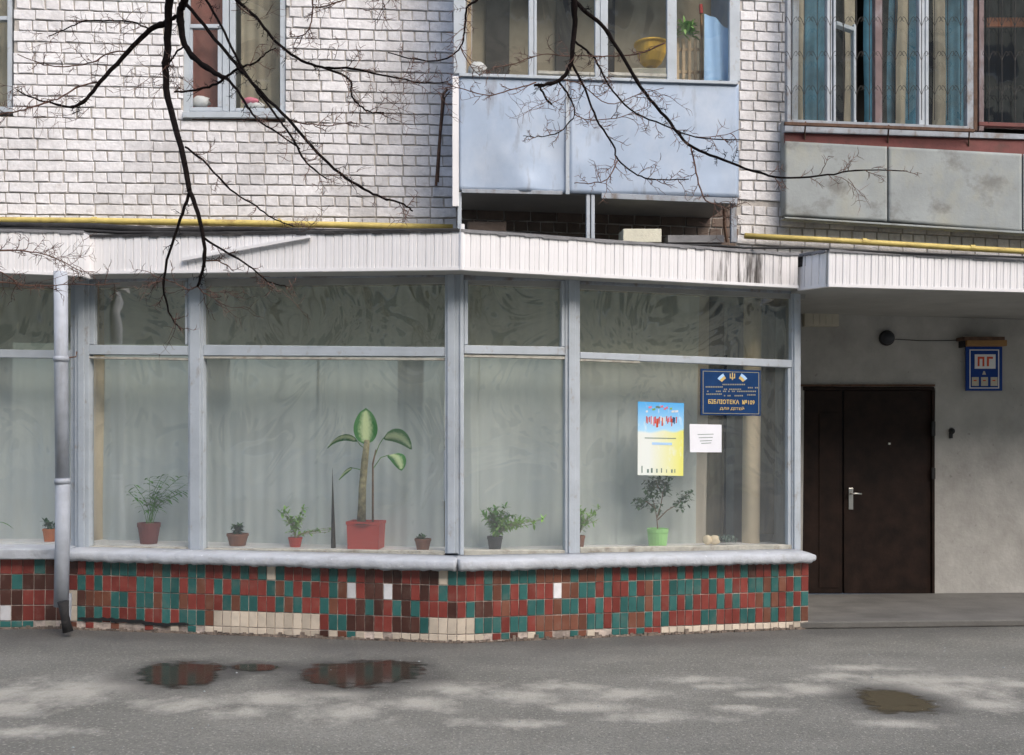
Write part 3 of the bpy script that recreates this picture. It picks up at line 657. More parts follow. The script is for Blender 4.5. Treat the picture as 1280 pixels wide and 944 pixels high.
# ================================================================ FASCIAS
def slat_mesh(w, z0, z1):
    mb = MB(); g = .0045; h = z1-z0
    pts = [(-w/2,0),(-w/2,-.010),(-w/2+g,-.014),(-.006,-.014),(-.002,-.0125),(.002,-.0125),(.006,-.014),(w/2-g*1.6,-.014),(w/2-g*1.1,-.006),(w/2,-.006),(w/2,0)]
    k = len(pts)
    v = [Vector((x,y,-h/2)) for x, y in pts]+[Vector((x,y,h/2)) for x, y in pts]
    f = [(i,i+1,k+i+1,k+i) for i in range(k-1)]+[tuple(range(k))[::-1], tuple(range(k,2*k))]
    return v, f
def fascia(name, fr, px0, px1, top, bot, pitch_px, label, mt_fn, top_fn=None, thick=.03):
    """top/bot: ((px,py),(px,py)) lines on the front face"""
    root = thing(name, fr.w(0,0,2.9), label, 'fascia', 'white slatted fascias along the roof edge'); ro = ORI[root.name]
    s0 = fr.uv(px0, 320)[0]; s1 = fr.uv(px1, 320)[0]
    T = [fr.uv(*p) for p in top]; B = [fr.uv(*p) for p in bot]
    lin = lambda L, s: L[0][1]+(L[1][1]-L[0][1])*(s-L[0][0])/(L[1][0]-L[0][0])
    n = max(2, round(abs(px1-px0)/pitch_px)); w = (s1-s0)/n; cache = {}
    mb = MB()
    mb.quad(fr, [(s0, lin(B,s0)+.004), (s0, lin(T,s0)-.004), (s1, lin(T,s1)-.004), (s1, lin(B,s1)+.004)], -.10, -.001)
    mb.build('batten', M['soffit'], root)
    for i in range(n):
        s = s0+(i+.5)*w; zt, zb = lin(T, s), lin(B, s); mname = mt_fn(px0+(px1-px0)*(i+.5)/n)
        key = (round(zt-zb, 3), mname)
        if key not in cache:
            v, f = slat_mesh(w, zb, zt); me = bpy.data.meshes.new('slat'); me.from_pydata(v, [], f); me.update(); me.materials.append(M[mname]); cache[key] = me
        o = bpy.data.objects.new('slat', cache[key]); COL.objects.link(o); o.parent = root
        tl = math.atan2(T[1][1]-T[0][1], T[1][0]-T[0][0])
        sh = Matrix(((1,0,0,0),(0,1,0,0),(math.tan(tl),0,1,0),(0,0,0,1)))
        o.matrix_local = Matrix.Translation(fr.w(s, random.uniform(-.001,.0015), (zt+zb)/2)-ro) @ Matrix.Rotation(fr.rz, 4, 'Z') @ sh
    # bottom trim and top flashing
    tr = MB().quad(fr, [(s0, lin(B,s0)-.012), (s0, lin(B,s0)+.012), (s1, lin(B,s1)+.012), (s1, lin(B,s1)-.012)], -.02, .019).build('bottom_trim', M['siding'], root)
    mb = MB(); k = 40
    for i in range(k):
        a, b = s0+(s1-s0)*i/k, s0+(s1-s0)*(i+1)/k; j = random.uniform(0,.012); zt = (lin(T,a)+lin(T,b))/2
        mb.quad(fr, [(a, lin(T,a)-.006-j), (a, lin(T,a)+.012), (b, lin(T,b)+.012), (b, lin(T,b)-.006-j)], -.1, .026)
    mb.build('flashing', M['felt' if 'left face' in label else 'flash'], root)
    return root
fascia('fascia', FL, 110, 575, ((110,296),(575,289)), ((110,341),(575,336)), 10.1, 'white slatted fascia above the left face of the bay, with a loose strip across it', lambda p: 'siding')
fascia('fascia', FRt, 575, 997, ((575,289),(997,319)), ((575,336),(997,359)), 11.4, 'white slatted fascia above the right face of the bay, stained black at its right end',
       lambda p: 'siding_old' if p > 870 else 'siding')
NF = Fr((-5.3, 7.93-.12), (FL.w(0,0,0).x-.02, 7.93+.02))
fascia('fascia', NF, -200, 105, ((-60,287),(105,291)), ((-60,337),(105,344)), 9.5, 'bright white slatted fascia box at the far left above the downpipe', lambda p: 'siding')
ER = Fr((EN.o.x-.17, EN.o.y+.30), (EN.o.x, EN.o.y))
# the slanted return and the front of the entrance canopy
fascia('fascia', EN, 1035, 1720, ((1035,314),(1280,326)), ((1035,357),(1280,364)), 8.4, 'white slatted fascia on the front of the entrance canopy', lambda p: 'siding')
fascia('fascia', ER, 999, 1034.6, ((997,320),(1035,314)), ((997,362),(1035,357)), 8.6, 'short angled white slatted fascia joining bay and entrance canopy', lambda p: 'siding')
MB().pq(FL, [(106,296),(109.6,296),(109.6,341),(106,341)], -.02, .022).build('shadow_strip', M['felt'], rm)  # black strip painted in as the shadow joint beside the canopy
# end cap of left canopy
mb = MB(); p = NF.w(NF.uv(105,320)[0], 0, 0); fe = Fr((p.x, p.y), (p.x+.02, p.y+.4)); mb.box(fe, -.012, .14, 2.89, 3.24, -.03, .004); mb.build('end_cap', M['siding'], label='white end cap of the far left canopy box', cat='panel')
# corner post of the fascias and loose strip
mb = MB(); cpt = FL.w(FL.len, 0, 0)
mb.lathe((cpt.x, cpt.y-.004, FL.uv(575,336)[1]-.012), [(.022,0),(.022,.355)], 10); mb.build('corner_trim', M['siding'], label='white corner trim where the two bay fascias meet', cat='trim')
mb = MB(); a = FL.uv(228,325,.03); b = FL.uv(388,296,.03); mb.quad(FL, [(a[0],a[1]-.012),(a[0],a[1]+.014),(b[0],b[1]+.010),(b[0],b[1]-.012)], .02, .05)
mb.build('loose_strip', M['siding'], label='loose white trim strip lying diagonally across the left fascia', cat='trim')
# drain gaps / roof of the bay
rf = MB(); roofp = [Vector((-6.2,7.75,0)), NF.w(NF.len,-.03,0), FL.w(0.03,-.03,0), FL.w(FL.len,-.03,0), FRt.w(FRt.len,-.03,0), EN.w(.03,-.03,0), EN.w(5,-.03,0), MA.w(8.5,0,0), MA.w(-6.5,0,0)]
prism(rf, roofp, 3.10, 3.19); rf.build('roof', M['felt'], label='flat black felt roof of the bay and entrance canopy', cat='roof')
sf = MB(); prism(sf, [p+Vector((0,.0,0)) for p in [EN.w(-.14,-.34,0), EN.w(.02,-.04,0), EN.w(5,-.04,0), MA.w(8.5,.0,0), MA.w(2.3,0,0)]], 2.90, 2.985); sf.build('canopy_ceiling', M['soffit'], label='grey underside of the entrance canopy', cat='ceiling')
sf = MB()
for fr_, g_ in ((FL, GL), (FRt, GR)):
    a0, a1 = fr_.w(.01,-.02,0), fr_.w(fr_.len,-.02,0); b0, b1 = g_.w(0,-.01,0), g_.w(g_.len,-.01,0)
    prism(sf, [a0, a1, b1, b0], 2.925, 2.945)
prism(sf, [NF.w(-1,-.02,0), NF.w(NF.len-.02,-.02,0), NG.w(NG.len,-.01,0), NG.w(-2,-.01,0)], 2.90, 2.93)
sf.build('soffit', M['soffit'], rm)
# tar and cables on the roof edge along the left fascia
tb = thing('roof_edge', FL.w(1,0,3.2), 'sagging black tarred roof edge between the yellow pipe and left fascia', 'roof edge')
def ptsY(lst, Yf): return [at(x, y, Yf(x)) for x, y in lst]
mb = MB(); L = [(-50,281),(60,283),(120,284),(200,289),(300,287),(420,289),(500,288),(573,287)]
mb.tube(ptsY(L, lambda x: 7.9+abs(x-575)*.0006), [.028,.03,.035,.03,.024,.02,.014,.010], 8); mb.build('tar_roll', M['felt'], tb, smooth=True)
mb = MB(); mb.tube(ptsY([(-50,286),(80,287),(150,291),(260,292),(380,290),(573,288)], lambda x: 7.86+abs(x-575)*.0006), .014, 6); mb.build('tar_lip', M['felt'], tb, smooth=True)
cb = MB(); cb.tube(ptsY([(573,288),(600,289),(640,291),(700,296),(760,301),(830,306),(900,307),(930,310),(1000,310),(1045,312),(1150,317),(1290,322)], lambda x: 7.70+(x-573)*.0016 if x < 1000 else 8.10+(x-1000)*.0006), .0085, 6)
cb.build('cable', M['black'], smooth=True, label='thin black cable lying along the roof edge of bay and canopy', cat='cable')
# ================================================================ PIPES
def curve(pts, n=6):
    out = []; k = len(pts)
    for i in range(k-1):
        p0, p1, p2, p3 = pts[max(i-1,0)], pts[i], pts[i+1], pts[min(i+2,k-1)]
        for j in range(n):
            t = j/n; out.append(tuple(.5*((2*p1[a])+(-p0[a]+p2[a])*t+(2*p0[a]-5*p1[a]+4*p2[a]-p3[a])*t*t+(-p0[a]+3*p1[a]-3*p2[a]+p3[a])*t**3) for a in range(len(p1))))
    out.append(tuple(pts[-1])); return out
def wallpt(px, py, d, fr=MA): s, z = fr.uv(px, py, d); return fr.w(s, d, z)
g1 = thing('gas_pipe', wallpt(280,280,.1), 'yellow gas pipe running along the white bricks above the left fascia', 'pipe')
mb = MB(); mb.tube([wallpt(x, y, .10) for x, y in ((-200,274),(120,276.5),(300,279),(450,282),(566,284.5))], .031, 12); mb.build('pipe_run', M['yellow'], g1, smooth=True)
for x in (118, 350):
    mb = MB(); mb.tube([wallpt(x-3,276+(x-100)*.014,.10), wallpt(x+3,276+(x-100)*.014,.10)], .037, 12); mb.box(MA, MA.uv(x,276)[0]-.01, MA.uv(x,276)[0]+.01, MA.uv(x,278)[1]-.02, MA.uv(x,278)[1]+.02, 0, .08); mb.build('clamp', M['yellow'], g1)
g2 = thing('gas_pipe', wallpt(1100,300,.1), 'yellow gas pipe sloping along the bricks above the entrance canopy', 'pipe')
mb = MB(); mb.tube([wallpt(x, y, .10) for x, y in ((931,295),(1050,301),(1200,310),(1330,317),(1720,336))], .029, 12); mb.build('pipe_run', M['yellow'], g2, smooth=True)
for x in (1080, 1215):
    mb = MB(); mb.tube([wallpt(x-3,302+(x-1080)*.06,.10), wallpt(x+3,302.3+(x-1080)*.06,.10)], .034, 12); mb.build('clamp', M['yellow'], g2)
dp = thing('downpipe', at(78,760,7.82), 'tall galvanised rain downpipe left of the bay, bent and split at its foot', 'downpipe')
for nm, L, r in (('upper_section', [(76,340),(76.5,450),(78,602)], .053), ('lower_section', [(78.5,598),(78,680),(76.5,758)], .056)):
    mb = MB(); mb.tube([at(x, y, 7.92) for x, y in L], r, 16); mb.build(nm, M['galv'], dp, smooth=True)
for y in (602, 449):
    mb = MB(); mb.tube([at(78 if y > 500 else 76.5, y-3, 7.92), at(78 if y > 500 else 76.5, y+3, 7.92)], .060, 16); mb.build('joint_ring', M['galv'], dp, smooth=True)
mb = MB(); mb.tube([at(70,449,7.90), at(95,446,7.96), at(96,440,8.0)], .006, 6); mb.build('bracket', M['rust'], dp)
mb = MB(); mb.tube([at(79,752,7.83), at(81,770,7.84), at(85,790,7.84)], [.045,.032,.04], 10); mb.build('foot_shadow', M['felt'], dp, smooth=True)  # black piece standing in for the shadow gap below the pipe
mb = MB(); mb.tube([at(86,742,7.99), at(86,762,7.99), at(84,786,7.96)], [.024,.02,.022], 6); mb.build('torn_sleeve', M['galv'], dp)
# ================================================================ BALCONY (centre)
BF = MA.off(.78)
bal = thing('glazed_balcony', BF.w(BF.uv(577,240)[0],0,3.85), 'glazed balcony clad in dented pale blue sheet metal over the bay', 'balcony')
def sheetpanel(x0, x1, yt, yb, seed, name='metal_panel', amp=.010, mt='sheet', fr=BF, root=bal, thick=.01, label=None):
    rnd = random.Random(seed); nx, nz = 44, 26; mb = MB()
    bl = fr.uv(x0, yb[0]); tl_ = fr.uv(x0, yt[0]); tr_ = fr.uv(x1, yt[1]); br = fr.uv(x1, yb[1])
    blobs = [(rnd.random(), rnd.random()*.8, rnd.uniform(.10,.28), rnd.uniform(-1,1)) for _ in range(7)]+[(rnd.random(), rnd.random()*.4, rnd.uniform(.05,.10), rnd.uniform(-.28,.28)) for _ in range(7)]
    for i in range(nx+1):
        for k in range(nz+1):
            u, v = i/nx, k/nz
            s = (bl[0]*(1-u)+br[0]*u)*(1-v)+(tl_[0]*(1-u)+tr_[0]*u)*v; z = (bl[1]*(1-u)+br[1]*u)*(1-v)+(tl_[1]*(1-u)+tr_[1]*u)*v
            e = min(1, .35+(1-v)*3)*(.6+.8*(1-v)); dd = sum(w*math.exp(-(((u-a)/r)**2+((v-b)/(r*1.3))**2)) for a, b, r, w in blobs)+.5*math.sin(u*9+seed)*math.cos(v*2)
            mb.v.append(fr.w(s, amp*dd*e, z))
    for i in range(nx):
        for k in range(nz): a = i*(nz+1)+k; mb.f.append((a, a+nz+1, a+nz+2, a+1))
    o = mb.build(name, M[mt], root, smooth=True, label=label); md = o.modifiers.new('s', 'SOLIDIFY'); md.thickness = thick; md.offset = 1
    for p in o.data.polygons: pass
    return o
sheetpanel(574, 710, (95,99), (238,242), 3, amp=.016, label='left metal sheet, buckled along its bottom edge')
sheetpanel(711, 923, (99,106), (242,247), 8, amp=.011)
def brect(name, x0, y0, x1, y1, d0, d1, mt='frame', fr=BF, root=bal, bevel=.004, sl=.03):
    return MB().pq(fr, [(x0,y0),(x1,y0+(x1-x0)*sl),(x1,y1+(x1-x0)*sl),(x0,y1)], d0, d1).build(name, M[mt], root, bevel=bevel)
brect('bottom_rail', 577, 236, 703, 241, .012, .03, 'frame_old', sl=.02); brect('bottom_rail', 752, 241, 922, 248, .012, .03, 'frame_old', sl=.04)
brect('seam_strip', 707, 98, 712, 243, .014, .022, 'frame', sl=0)
brect('window_rail', 574, 91, 923, 95, -.02, .035, 'frame'); 
for x0, x1 in ((567,582),(661,667),(667.5,671),(744,750),(750.5,760),(834,846),(912,925)):
    brect('mullion', x0, -60, x1, 92+(x0-574)*.028, -.03, .022, 'frame', sl=0)
brect('sash_rail', 672, 88, 744, 92, -.02, .012, 'putty'); brect('sash_rail', 760, 90, 834, 94, -.02, .012, 'putty')
for x0, x1 in ((582,661),(671,744),(760,834),(846,912)):
    pane(bal, BF, x0-1, (-60,-60), x1+1, (92+(x0-574)*.028,94+(x1-574)*.028), 'glass_up', -.01)
brect('edge_strip', 565.5, 95, 573.5, 258, -.02, .02, 'siding', sl=0)
brect('corner_post', 572, 240, 577, 290, -.04, -.0, 'frame', sl=0)
for x in (733, 739): brect('prop', x, 241, x+4.5, 299, -.04, -.0, 'frame', sl=0)
brect('corner_post', 914, 250, 921, 303, -.04, -.0, 'frame_old', sl=0)
mb = MB(); bs0, bs1 = BF.uv(576,100)[0], BF.uv(922,100)[0]; zbot = BF.uv(740,243)[1]
mb.box(BF, bs0, bs1, zbot, zbot+.14, -.765, -.03); mb.build('floor_slab', M['soffit'], bal)
mb = MB(); mb.box(BF, bs0-.01, bs0+.02, zbot+.14, 7, -.76, -.035); mb.box(BF, bs1-.02, bs1+.01, zbot+.14, 7, -.76, -.035); mb.build('side_panel', M['sheet'], bal)
mb = MB(); mb.box(BF, bs0, bs1, 6.55, 6.62, -.765, -.03); mb.build('top_slab', M['soffit'], bal)
# rear wall inside the balcony (flat door and window of the flat)
mb = MB(); mb.box(MA, HB[0]-.1, HB[1]+.1, HB[2]-.1, 6.6, -.34, -.30); mb.build('rear_wall', M['beige_curt'], bal)
mb = MB()
for a, b in ((610,640),(700,720),(760,775)): mb.box(MA, MA.uv(a,50)[0], MA.uv(b,50)[0], HB[2], 6.6, -.299, -.25)
mb.build('rear_door_frame', M['indark'], bal)
# soft dark void under the balcony: joist and junk
blk = MB(); blk.rect(BF, 779, 286, 827, 303, -.25, -.05); blk.build('block', M['foam'], label='pale cream block lying on the roof under the balcony', cat='block', bevel=.006)
pk = MB(); pk.rect(BF, 585, 277, 633, 290, -.35, -.25); pk.build('brick', M['brick_back'], label='loose pinkish brick lying in the left end of the gap under the balcony', cat='brick', bevel=.006)
pk = MB(); pk.rect(BF, 835, 294, 905, 303, -.30, -.15); pk.build('roof_sheet', M['flash'], label='grey metal sheet lying at the right of the gap under the balcony', cat='sheet')
pk = MB(); pk.tube([wallpt(x, y, .55) for x, y in ((905,262),(906,285),(909,303))], .018, 6); pk.build('rusty_rod', M['rust'], label='rusty upright rod at the right end of the dark gap', cat='rod')
for k, (x0, y0, x1, y1) in enumerate(((550,125,545,232),(556,112,551,150),(563,108,558,236))):
    pass
mb = MB(); mb.tube([wallpt(x, y, .12) for x, y in ((559,112),(554,118),(549,180),(545,232))], .014, 6); mb.tube([wallpt(x, y, .10) for x, y in ((562,115),(556,122),(551,170),(548,228))], .007, 6)
mb.build('cable', M['rust'], label='rusty cable bundle hanging down the bricks left of the balcony', cat='cable')
# things kept in the balcony
IF_ = BF.off(-.22)
def simple(name, mt, label, cat, fn, loc=None, **k):
    mb = MB(); fn(mb); c = sum(mb.v, Vector())/len(mb.v); zmin = min(v.z for v in mb.v)
    return mb.build(name, M[mt], label=label, cat=cat, loc=(c.x,c.y,zmin), **k)
def blob(mb, fr, px, py, rx, ry, d, flat=.6, n=10):
    s, z = fr.uv(px, py, d); Y = fr.w(s,d,0).y; a, b = rx/F*Y, ry/F*Y
    c = fr.w(s, d, z)
    rings = 8; base = len(mb.v)
    for i in range(rings+1):
        th = math.pi*i/rings
        for j in range(n):
            ph = 2*math.pi*j/n; r = math.sin(th)*random.uniform(.80,1.12)*(1+.15*math.sin(3*ph+i))
            mb.v.append(c+fr.x*(a*r*math.cos(ph))+fr.n*(a*flat*r*math.sin(ph))+Vector((0,0,b*math.cos(th))))
    for i in range(rings):
        for j in range(n): mb.f.append((base+i*n+j, base+i*n+(j+1) % n, base+(i+1)*n+(j+1) % n, base+(i+1)*n+j))
simple('wooden_post', 'pale_wood', 'orange wooden post inside the left balcony pane', 'post', lambda m: m.rect(IF_, 584,-50,589,93, -.03, 0))
simple('plastic_bag', 'white', 'white rounded bag in the lower left corner of the balcony glazing', 'bag', lambda m: blob(m, IF_, 597, 88, 12, 11, .02), smooth=True)
bz = wallpt(814,84,.52)
mb = MB(); k_ = bz.y/F; mb.lathe(bz, [(7*k_,0),(13*k_,5*k_),(17.5*k_,14*k_),(19.5*k_,25*k_),(22*k_,27*k_),(22*k_,29*k_),(19*k_,28*k_)], 20); mb.build('plastic_basin', M['basket'], label='orange yellow plastic basin behind the third balcony pane', cat='basin', loc=tuple(bz))
mb = MB(); mb.rect(IF_, 790, 84.5, 833, 100, -.3, 0); mb.build('storage_box', M['inwall'], label='low grey box under the yellow basin in the balcony', cat='box', bevel=.01)
wr = thing('wooden_rack', wallpt(862,98,.55), 'pale wooden slatted rack behind the right balcony pane', 'rack')
for x in (845.5, 853, 860.5, 868, 875): MB().rect(IF_, x, 48, x+3.4, 100, -.02, 0).build('slat', M['pale_wood'], wr)
for y in (60, 88): MB().rect(IF_, 844, y, 880, y+3.5, -.035, -.021).build('crosspiece', M['pale_wood'], wr)
ph = thing('broom', wallpt(878,98,.6), 'brown broomstick with a red tip standing beside the blue cloth', 'broom')
mb = MB(); mb.tube([wallpt(878,98,.60), wallpt(876.5,18,.60)], .012, 8); mb.build('stick', M['tan'], ph)
mb = MB(); mb.tube([wallpt(876.5,17,.60), wallpt(876,6,.60)], .018, 8); mb.build('tip', M['pot_red'], ph)
def cloth(mb):
    n = 14
    for i in range(n+1):
        u = i/n
        for k in range(9):
            v = k/8; x = 880+33*u; ytop = 18+26*u*u if u < .75 else 33+6*(u-.75)*4
            y = 101-(101-ytop)*v; s, z = IF_.uv(x, y, .13); mb.v.append(IF_.w(s, .13+.012*math.sin(u*13+v*2), z))
    for i in range(n):
        for k in range(8): a = i*9+k; mb.f.append((a,a+9,a+10,a+1))
o = simple('cloth', 'cloth_blue', 'light blue cloth hanging behind the right balcony pane', 'cloth', cloth, smooth=True)
def bundle(m):
    rb = random.Random(3)
    for _ in range(70): leafshape(m, wallpt(859+rb.uniform(-8,8), 38+rb.uniform(-8,8), .58+rb.uniform(-.04,.04)), Vector((rb.uniform(-1,1),rb.uniform(-1,.5),rb.uniform(-.3,1))), .09, .03, .8, 3)
HANG = bundle
# ================================================================ WINDOWS IN THE BRICK WALL
def winroom(H, root, back='inwall', dep=1.2):
    mb = MB(); mb.box(MA, H[0]-.14, H[1]+.14, H[2]-.25, 7.3, -dep-.05, -dep); mb.box(MA, H[0]-.14, H[1]+.14, 7.3, 7.35, -dep-.05, -.36)
    mb.box(MA, H[0]-.14, H[0]-.1, H[2]-.25, 7.3, -dep, -.36); mb.box(MA, H[1]+.1, H[1]+.14, H[2]-.25, 7.3, -dep, -.36); mb.box(MA, H[0]-.1, H[1]+.1, H[2]-.3, H[2]-.251, -dep, -.36)
    mb.build('room_wall', M[back], root)
WF = MA.off(-.02)
w2 = thing('window', MA.w((H2[0]+H2[1])/2,0,H2[2]), 'blue-framed flat window in the white brick wall with a reddish curtain', 'window')
def wbar(root, x0, y0, x1, y1, d0=-.06, d1=0, name='frame', mt='frame', fr=WF): return MB().rect(fr, x0, y0, x1, y1, d0, d1).build(name, M[mt], root, bevel=.004)
for r in ((229,-60,237,141),(350,-60,357,141),(278,-60,286,139),(287,-60,294,139)): wbar(w2, *r)
wbar(w2, 237.3,30,277.7,35, name='vent_rail'); wbar(w2, 237.3,134,277.7,139, name='sash_rail'); wbar(w2, 294.3,135,349.7,139, name='sash_rail')
for r in ((237.3,35.2,240.5,133.8),(272,35.2,277.7,133.8)): wbar(w2, *r, d0=-.05, d1=-.012, name='sash')
wbar(w2, 228,139.3,357,147,-.08,.06,'window_sill'); wbar(w2, 240,147.3,352,150,-.08,.02,'sill_shadow_gap','rust')
pane(w2, WF, 237, (-60,-60), 279, (135,135), 'glass_up', -.03); pane(w2, WF, 293, (-60,-60), 351, (136,136), 'glass_up', -.03)
winroom(H2, w2)
CF = MA.off(-.22)
curtain(MA, 233, 276, -.25, 'reddish brown curtain behind the left sash of the brick wall window', 'redcurt', z0=H2[2], z1=6.6, lam=.12, amp=.02)
curtain(MA, 296, 352, -.3, 'beige curtain behind the right sash of the brick wall window', 'beige_curt', z0=H2[2], z1=6.6, lam=.12, amp=.02)
simple('bowl', 'white', 'white bowl on the sill inside the left sash', 'bowl', lambda m: blob(m, MA, 251, 128, 12, 8, -.12), smooth=True)
simple('bowl', 'white', 'white and pink bundle on the sill inside the right sash', 'bundle', lambda m: blob(m, MA, 318, 133, 13, 7, -.12), smooth=True)
simple('cloth', 'pink', 'pink cloth lying on the white bundle behind the right sash', 'cloth', lambda m: blob(m, MA, 314, 127, 11, 5, -.10), smooth=True)
w1 = thing('window', MA.w(H1[1]-.2,0,H1[2]), 'blue-framed window cut off by the left edge of the picture', 'window')
wbar(w1, 9,-60,15,133); wbar(w1, -100,133.3,15,140,-.08,.05,'window_sill'); wbar(w1, -100,20,8.7,25,name='rail'); wbar(w1, -100,-60,-92,133)
pane(w1, WF, -92, (-60,-60), 10, (134,134), 'glass_up', -.03); winroom(H1, w1)
curtain(MA, -90, 12, -.3, 'beige curtain in the window at the left edge', 'beige_curt', z0=H1[2], z1=6.6, lam=.12, amp=.02)
# ================================================================ RIGHT LOGGIA
LF = MA.off(.16)
lg = thing('loggia', LF.w(LF.uv(1130,270)[0],0,3.8), 'old glazed loggia at the upper right with grey cement panels and window grilles', 'balcony')
def lq(name, x0, x1, yt, yb, d0, d1, mt, fr=LF, bevel=.004, **k): return MB().pq(fr, [(x0,yt[0]),(x1,yt[1]),(x1,yb[1]),(x0,yb[0])], d0, d1).build(name, M[mt], lg, bevel=bevel, **k)
sheetpanel(981, 1108, (177,184), (270,277), 5, 'cement_panel', .003, 'cement', LF, lg, .015)
sheetpanel(1110, 1276, (184,193), (277,290), 6, 'cement_panel', .004, 'cement', LF, lg, .015, label='panel with flaking patches')
sheetpanel(1278, 1340, (193,197), (290,294), 7, 'cement_panel', .004, 'cement', LF, lg, .015)
lq('bottom_lip', 981, 1340, (271,293), (273,296), -.1, .02, 'cement')
lq('back_board', 981, 1340, (150,172), (268,290), -.15, -.03, 'cement')
lq('red_band', 981, 1340, (165,176), (178,200), -.02, .006, 'oxide'); lq('ledge', 981, 1340, (156,170), (165,176), -.05, .03, 'frame_old')
lq('grille_rail', 981, 1219, (152,161), (156,165), .10, .13, 'rust')
for x in (1007, 1111, 1212):
    mb = MB(); mb.tube([wallpt(x,152+(x-1000)*.04,.28), wallpt(x-1,166+(x-1000)*.04,.19), wallpt(x-1,174+(x-1000)*.04,.17)], .008, 6); mb.build('bracket', M['rust'], lg)
LW = LF
for x0, x1, mt in ((984,989,'frame_old'),(1034,1040,'frame'),(1042,1045,'frame'),(1094,1103,'frame_brown'),(1149,1156,'frame'),(1157,1161,'frame'),(1209,1217,'frame_old'),(1217.5,1222,'rust'),(1224,1230,'frame_brown')):
    lq('mullion', x0, x1, (-60,-60), (154+(x0-984)*.04,)*2, -.05, .02, mt)
lq('bottom_rail', 984, 1217, (149,158), (153.5,163), -.05, .025, 'frame_old'); lq('bottom_rail', 1224, 1340, (152,156), (157,161), -.05, .025, 'oxide')
lq('sash', 1067, 1071, (30,30), (153,154), -.10, -.03, 'frame'); lq('vent_rail', 1046, 1068, (26,34), (31,39), -.10, -.03, 'frame')
for x0, x1 in ((989,1034),(1045,1068),(1103,1149),(1161,1209),(1230,1330)):
    pane(lg, LF, x0-1, (-60,-60), x1+1, (150+(x0-984)*.04,150+(x1-984)*.04), 'glass_up', -.02)
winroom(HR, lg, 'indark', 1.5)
mb = MB(); mb.box(MA, sR1+.0, sR1+.06, MA.uv(990,175)[1], 7, -.3, .1); mb.build('side_jamb', M['frame_old'], lg)
for x0, x1, mt, lab in ((990,1000,'beige_curt','tan curtain strip at the left end of the loggia'),(999,1034,'teal_curt','teal curtain behind the first loggia pane'),(1050,1066,'beige_curt','beige curtain behind the ajar loggia sash'),
        (1076,1093,'teal_curt','dark teal curtain in the open part of the loggia'),(1105,1148,'teal_curt','teal curtain behind the third loggia pane'),(1116,1130,'beige_curt','beige inner curtain behind the third loggia pane'),(1162,1178,'beige_curt','beige curtain behind the fourth loggia pane'),(1176,1209,'teal_curt','teal curtain at the right of the fourth loggia pane')):
    curtain(MA, x0, x1, -.34 if mt == 'teal_curt' else -.29, lab, mt, z0=HR[2], z1=6.6, lam=.1, amp=.02)
simple('cloth', 'pot_orange', 'orange towel behind the rightmost loggia window', 'cloth', lambda m: m.rect(MA, 1234,22,1300,33,-.6,-.57))
# grilles
def grille(x0, x1, ybot, label):
    g = thing('window_grille', LF.w(LF.uv((x0+x1)/2,ybot)[0],.12,LF.uv(x0,ybot,.12)[1]), label, 'grille')
    P = lambda x, y: wallpt(x, y, .28)
    xs = []; x = x0
    while x <= x1: xs.append(x); x += 16.3
    for x in xs:
        bar_ = MB().tube([P(x,-60), P(x,ybot)], .0042, 5).build('bar', M['indark'], g)
        for y in (27, 70, 113):
            for e_ in (-1, 1):
                pts = [(x, y+6),(x+e_*3.5,y-3),(x+e_*6.5,y-6),(x+e_*7.5,y-2),(x+e_*5.5,y)]
                MB().tube([P(*q) for q in curve(pts, 3)], .003, 4).build('scroll', M['indark'], bar_)
grille(989, 1212, 150, 'dark wrought grille with scrolled bars across the wide loggia windows')
grille(1236, 1300, 154, 'dark grille over the rightmost loggia window')
# ================================================================ ENTRANCE
DW = MA.off(.0)
ew = MB(); DH = hole(DW, 1004, 484, 1168, 742); s_e = DW.uv(960,600)[0]
slabwall(ew, DW, 2.25, 9, .0, 3.09, [(DH[0]-.0, DH[1], -.1, DH[3])], -.25, .0)
ew.build('wall', M['plaster'], label='grey plastered wall of the recessed entrance around the brown door', cat='wall')
dr = thing('entrance_door', DW.w((DH[0]+DH[1])/2,0,.06), 'dark brown steel double door in the entrance recess, narrow leaf on the left', 'door')
def dq(name, x0, y0, x1, y1, d0, d1, mt='door', **k): return MB().rect(DW, x0, y0, x1, y1, d0, d1).build(name, M[mt], dr, **k)
dq('door_frame', 1004, 483.5, 1168, 488, -.12, .008, bevel=.004); dq('door_frame', 1165.5, 488.3, 1168.5, 743, -.12, .008)
nl = dq('narrow_leaf', 1004, 488.4, 1053, 742, -.08, -.025, bevel=.004); wl = dq('wide_leaf', 1055, 488.4, 1165.2, 742, -.08, -.015, bevel=.004)
dq('raised_panel', 1024, 516, 1048, 735, -.0245, -.018, bevel=.003)
for y in (528, 585, 640): pass
for y0, y1 in ((527,545),(585,599)): dq('hinge', 1165, y0, 1169.5, y1, .0085, .028, 'black', bevel=.003)
hd = thing('x', (0,0,0), 'x', 'x') if False else None
hb = MB().rect(DW, 1061, 610, 1066.5, 637, -.014, -.004).build('handle_plate', M['chrome'], wl, bevel=.003)
ORI[hb.name] = ORI[wl.name]
mb = MB(); mb.tube([wallpt(1063.5,617.5,.0), wallpt(1063.5,617.5,.045), wallpt(1069,617,.05), wallpt(1077,617.5,.045)], [.010,.010,.010,.008], 8); mb.build('lever', M['chrome'], wl, smooth=True)
mb = MB(); mb.lathe(wallpt(1111.5,556,-.012), [(.012,0),(.012,.02)], 10); mb.build('peephole', M['chrome'], wl)

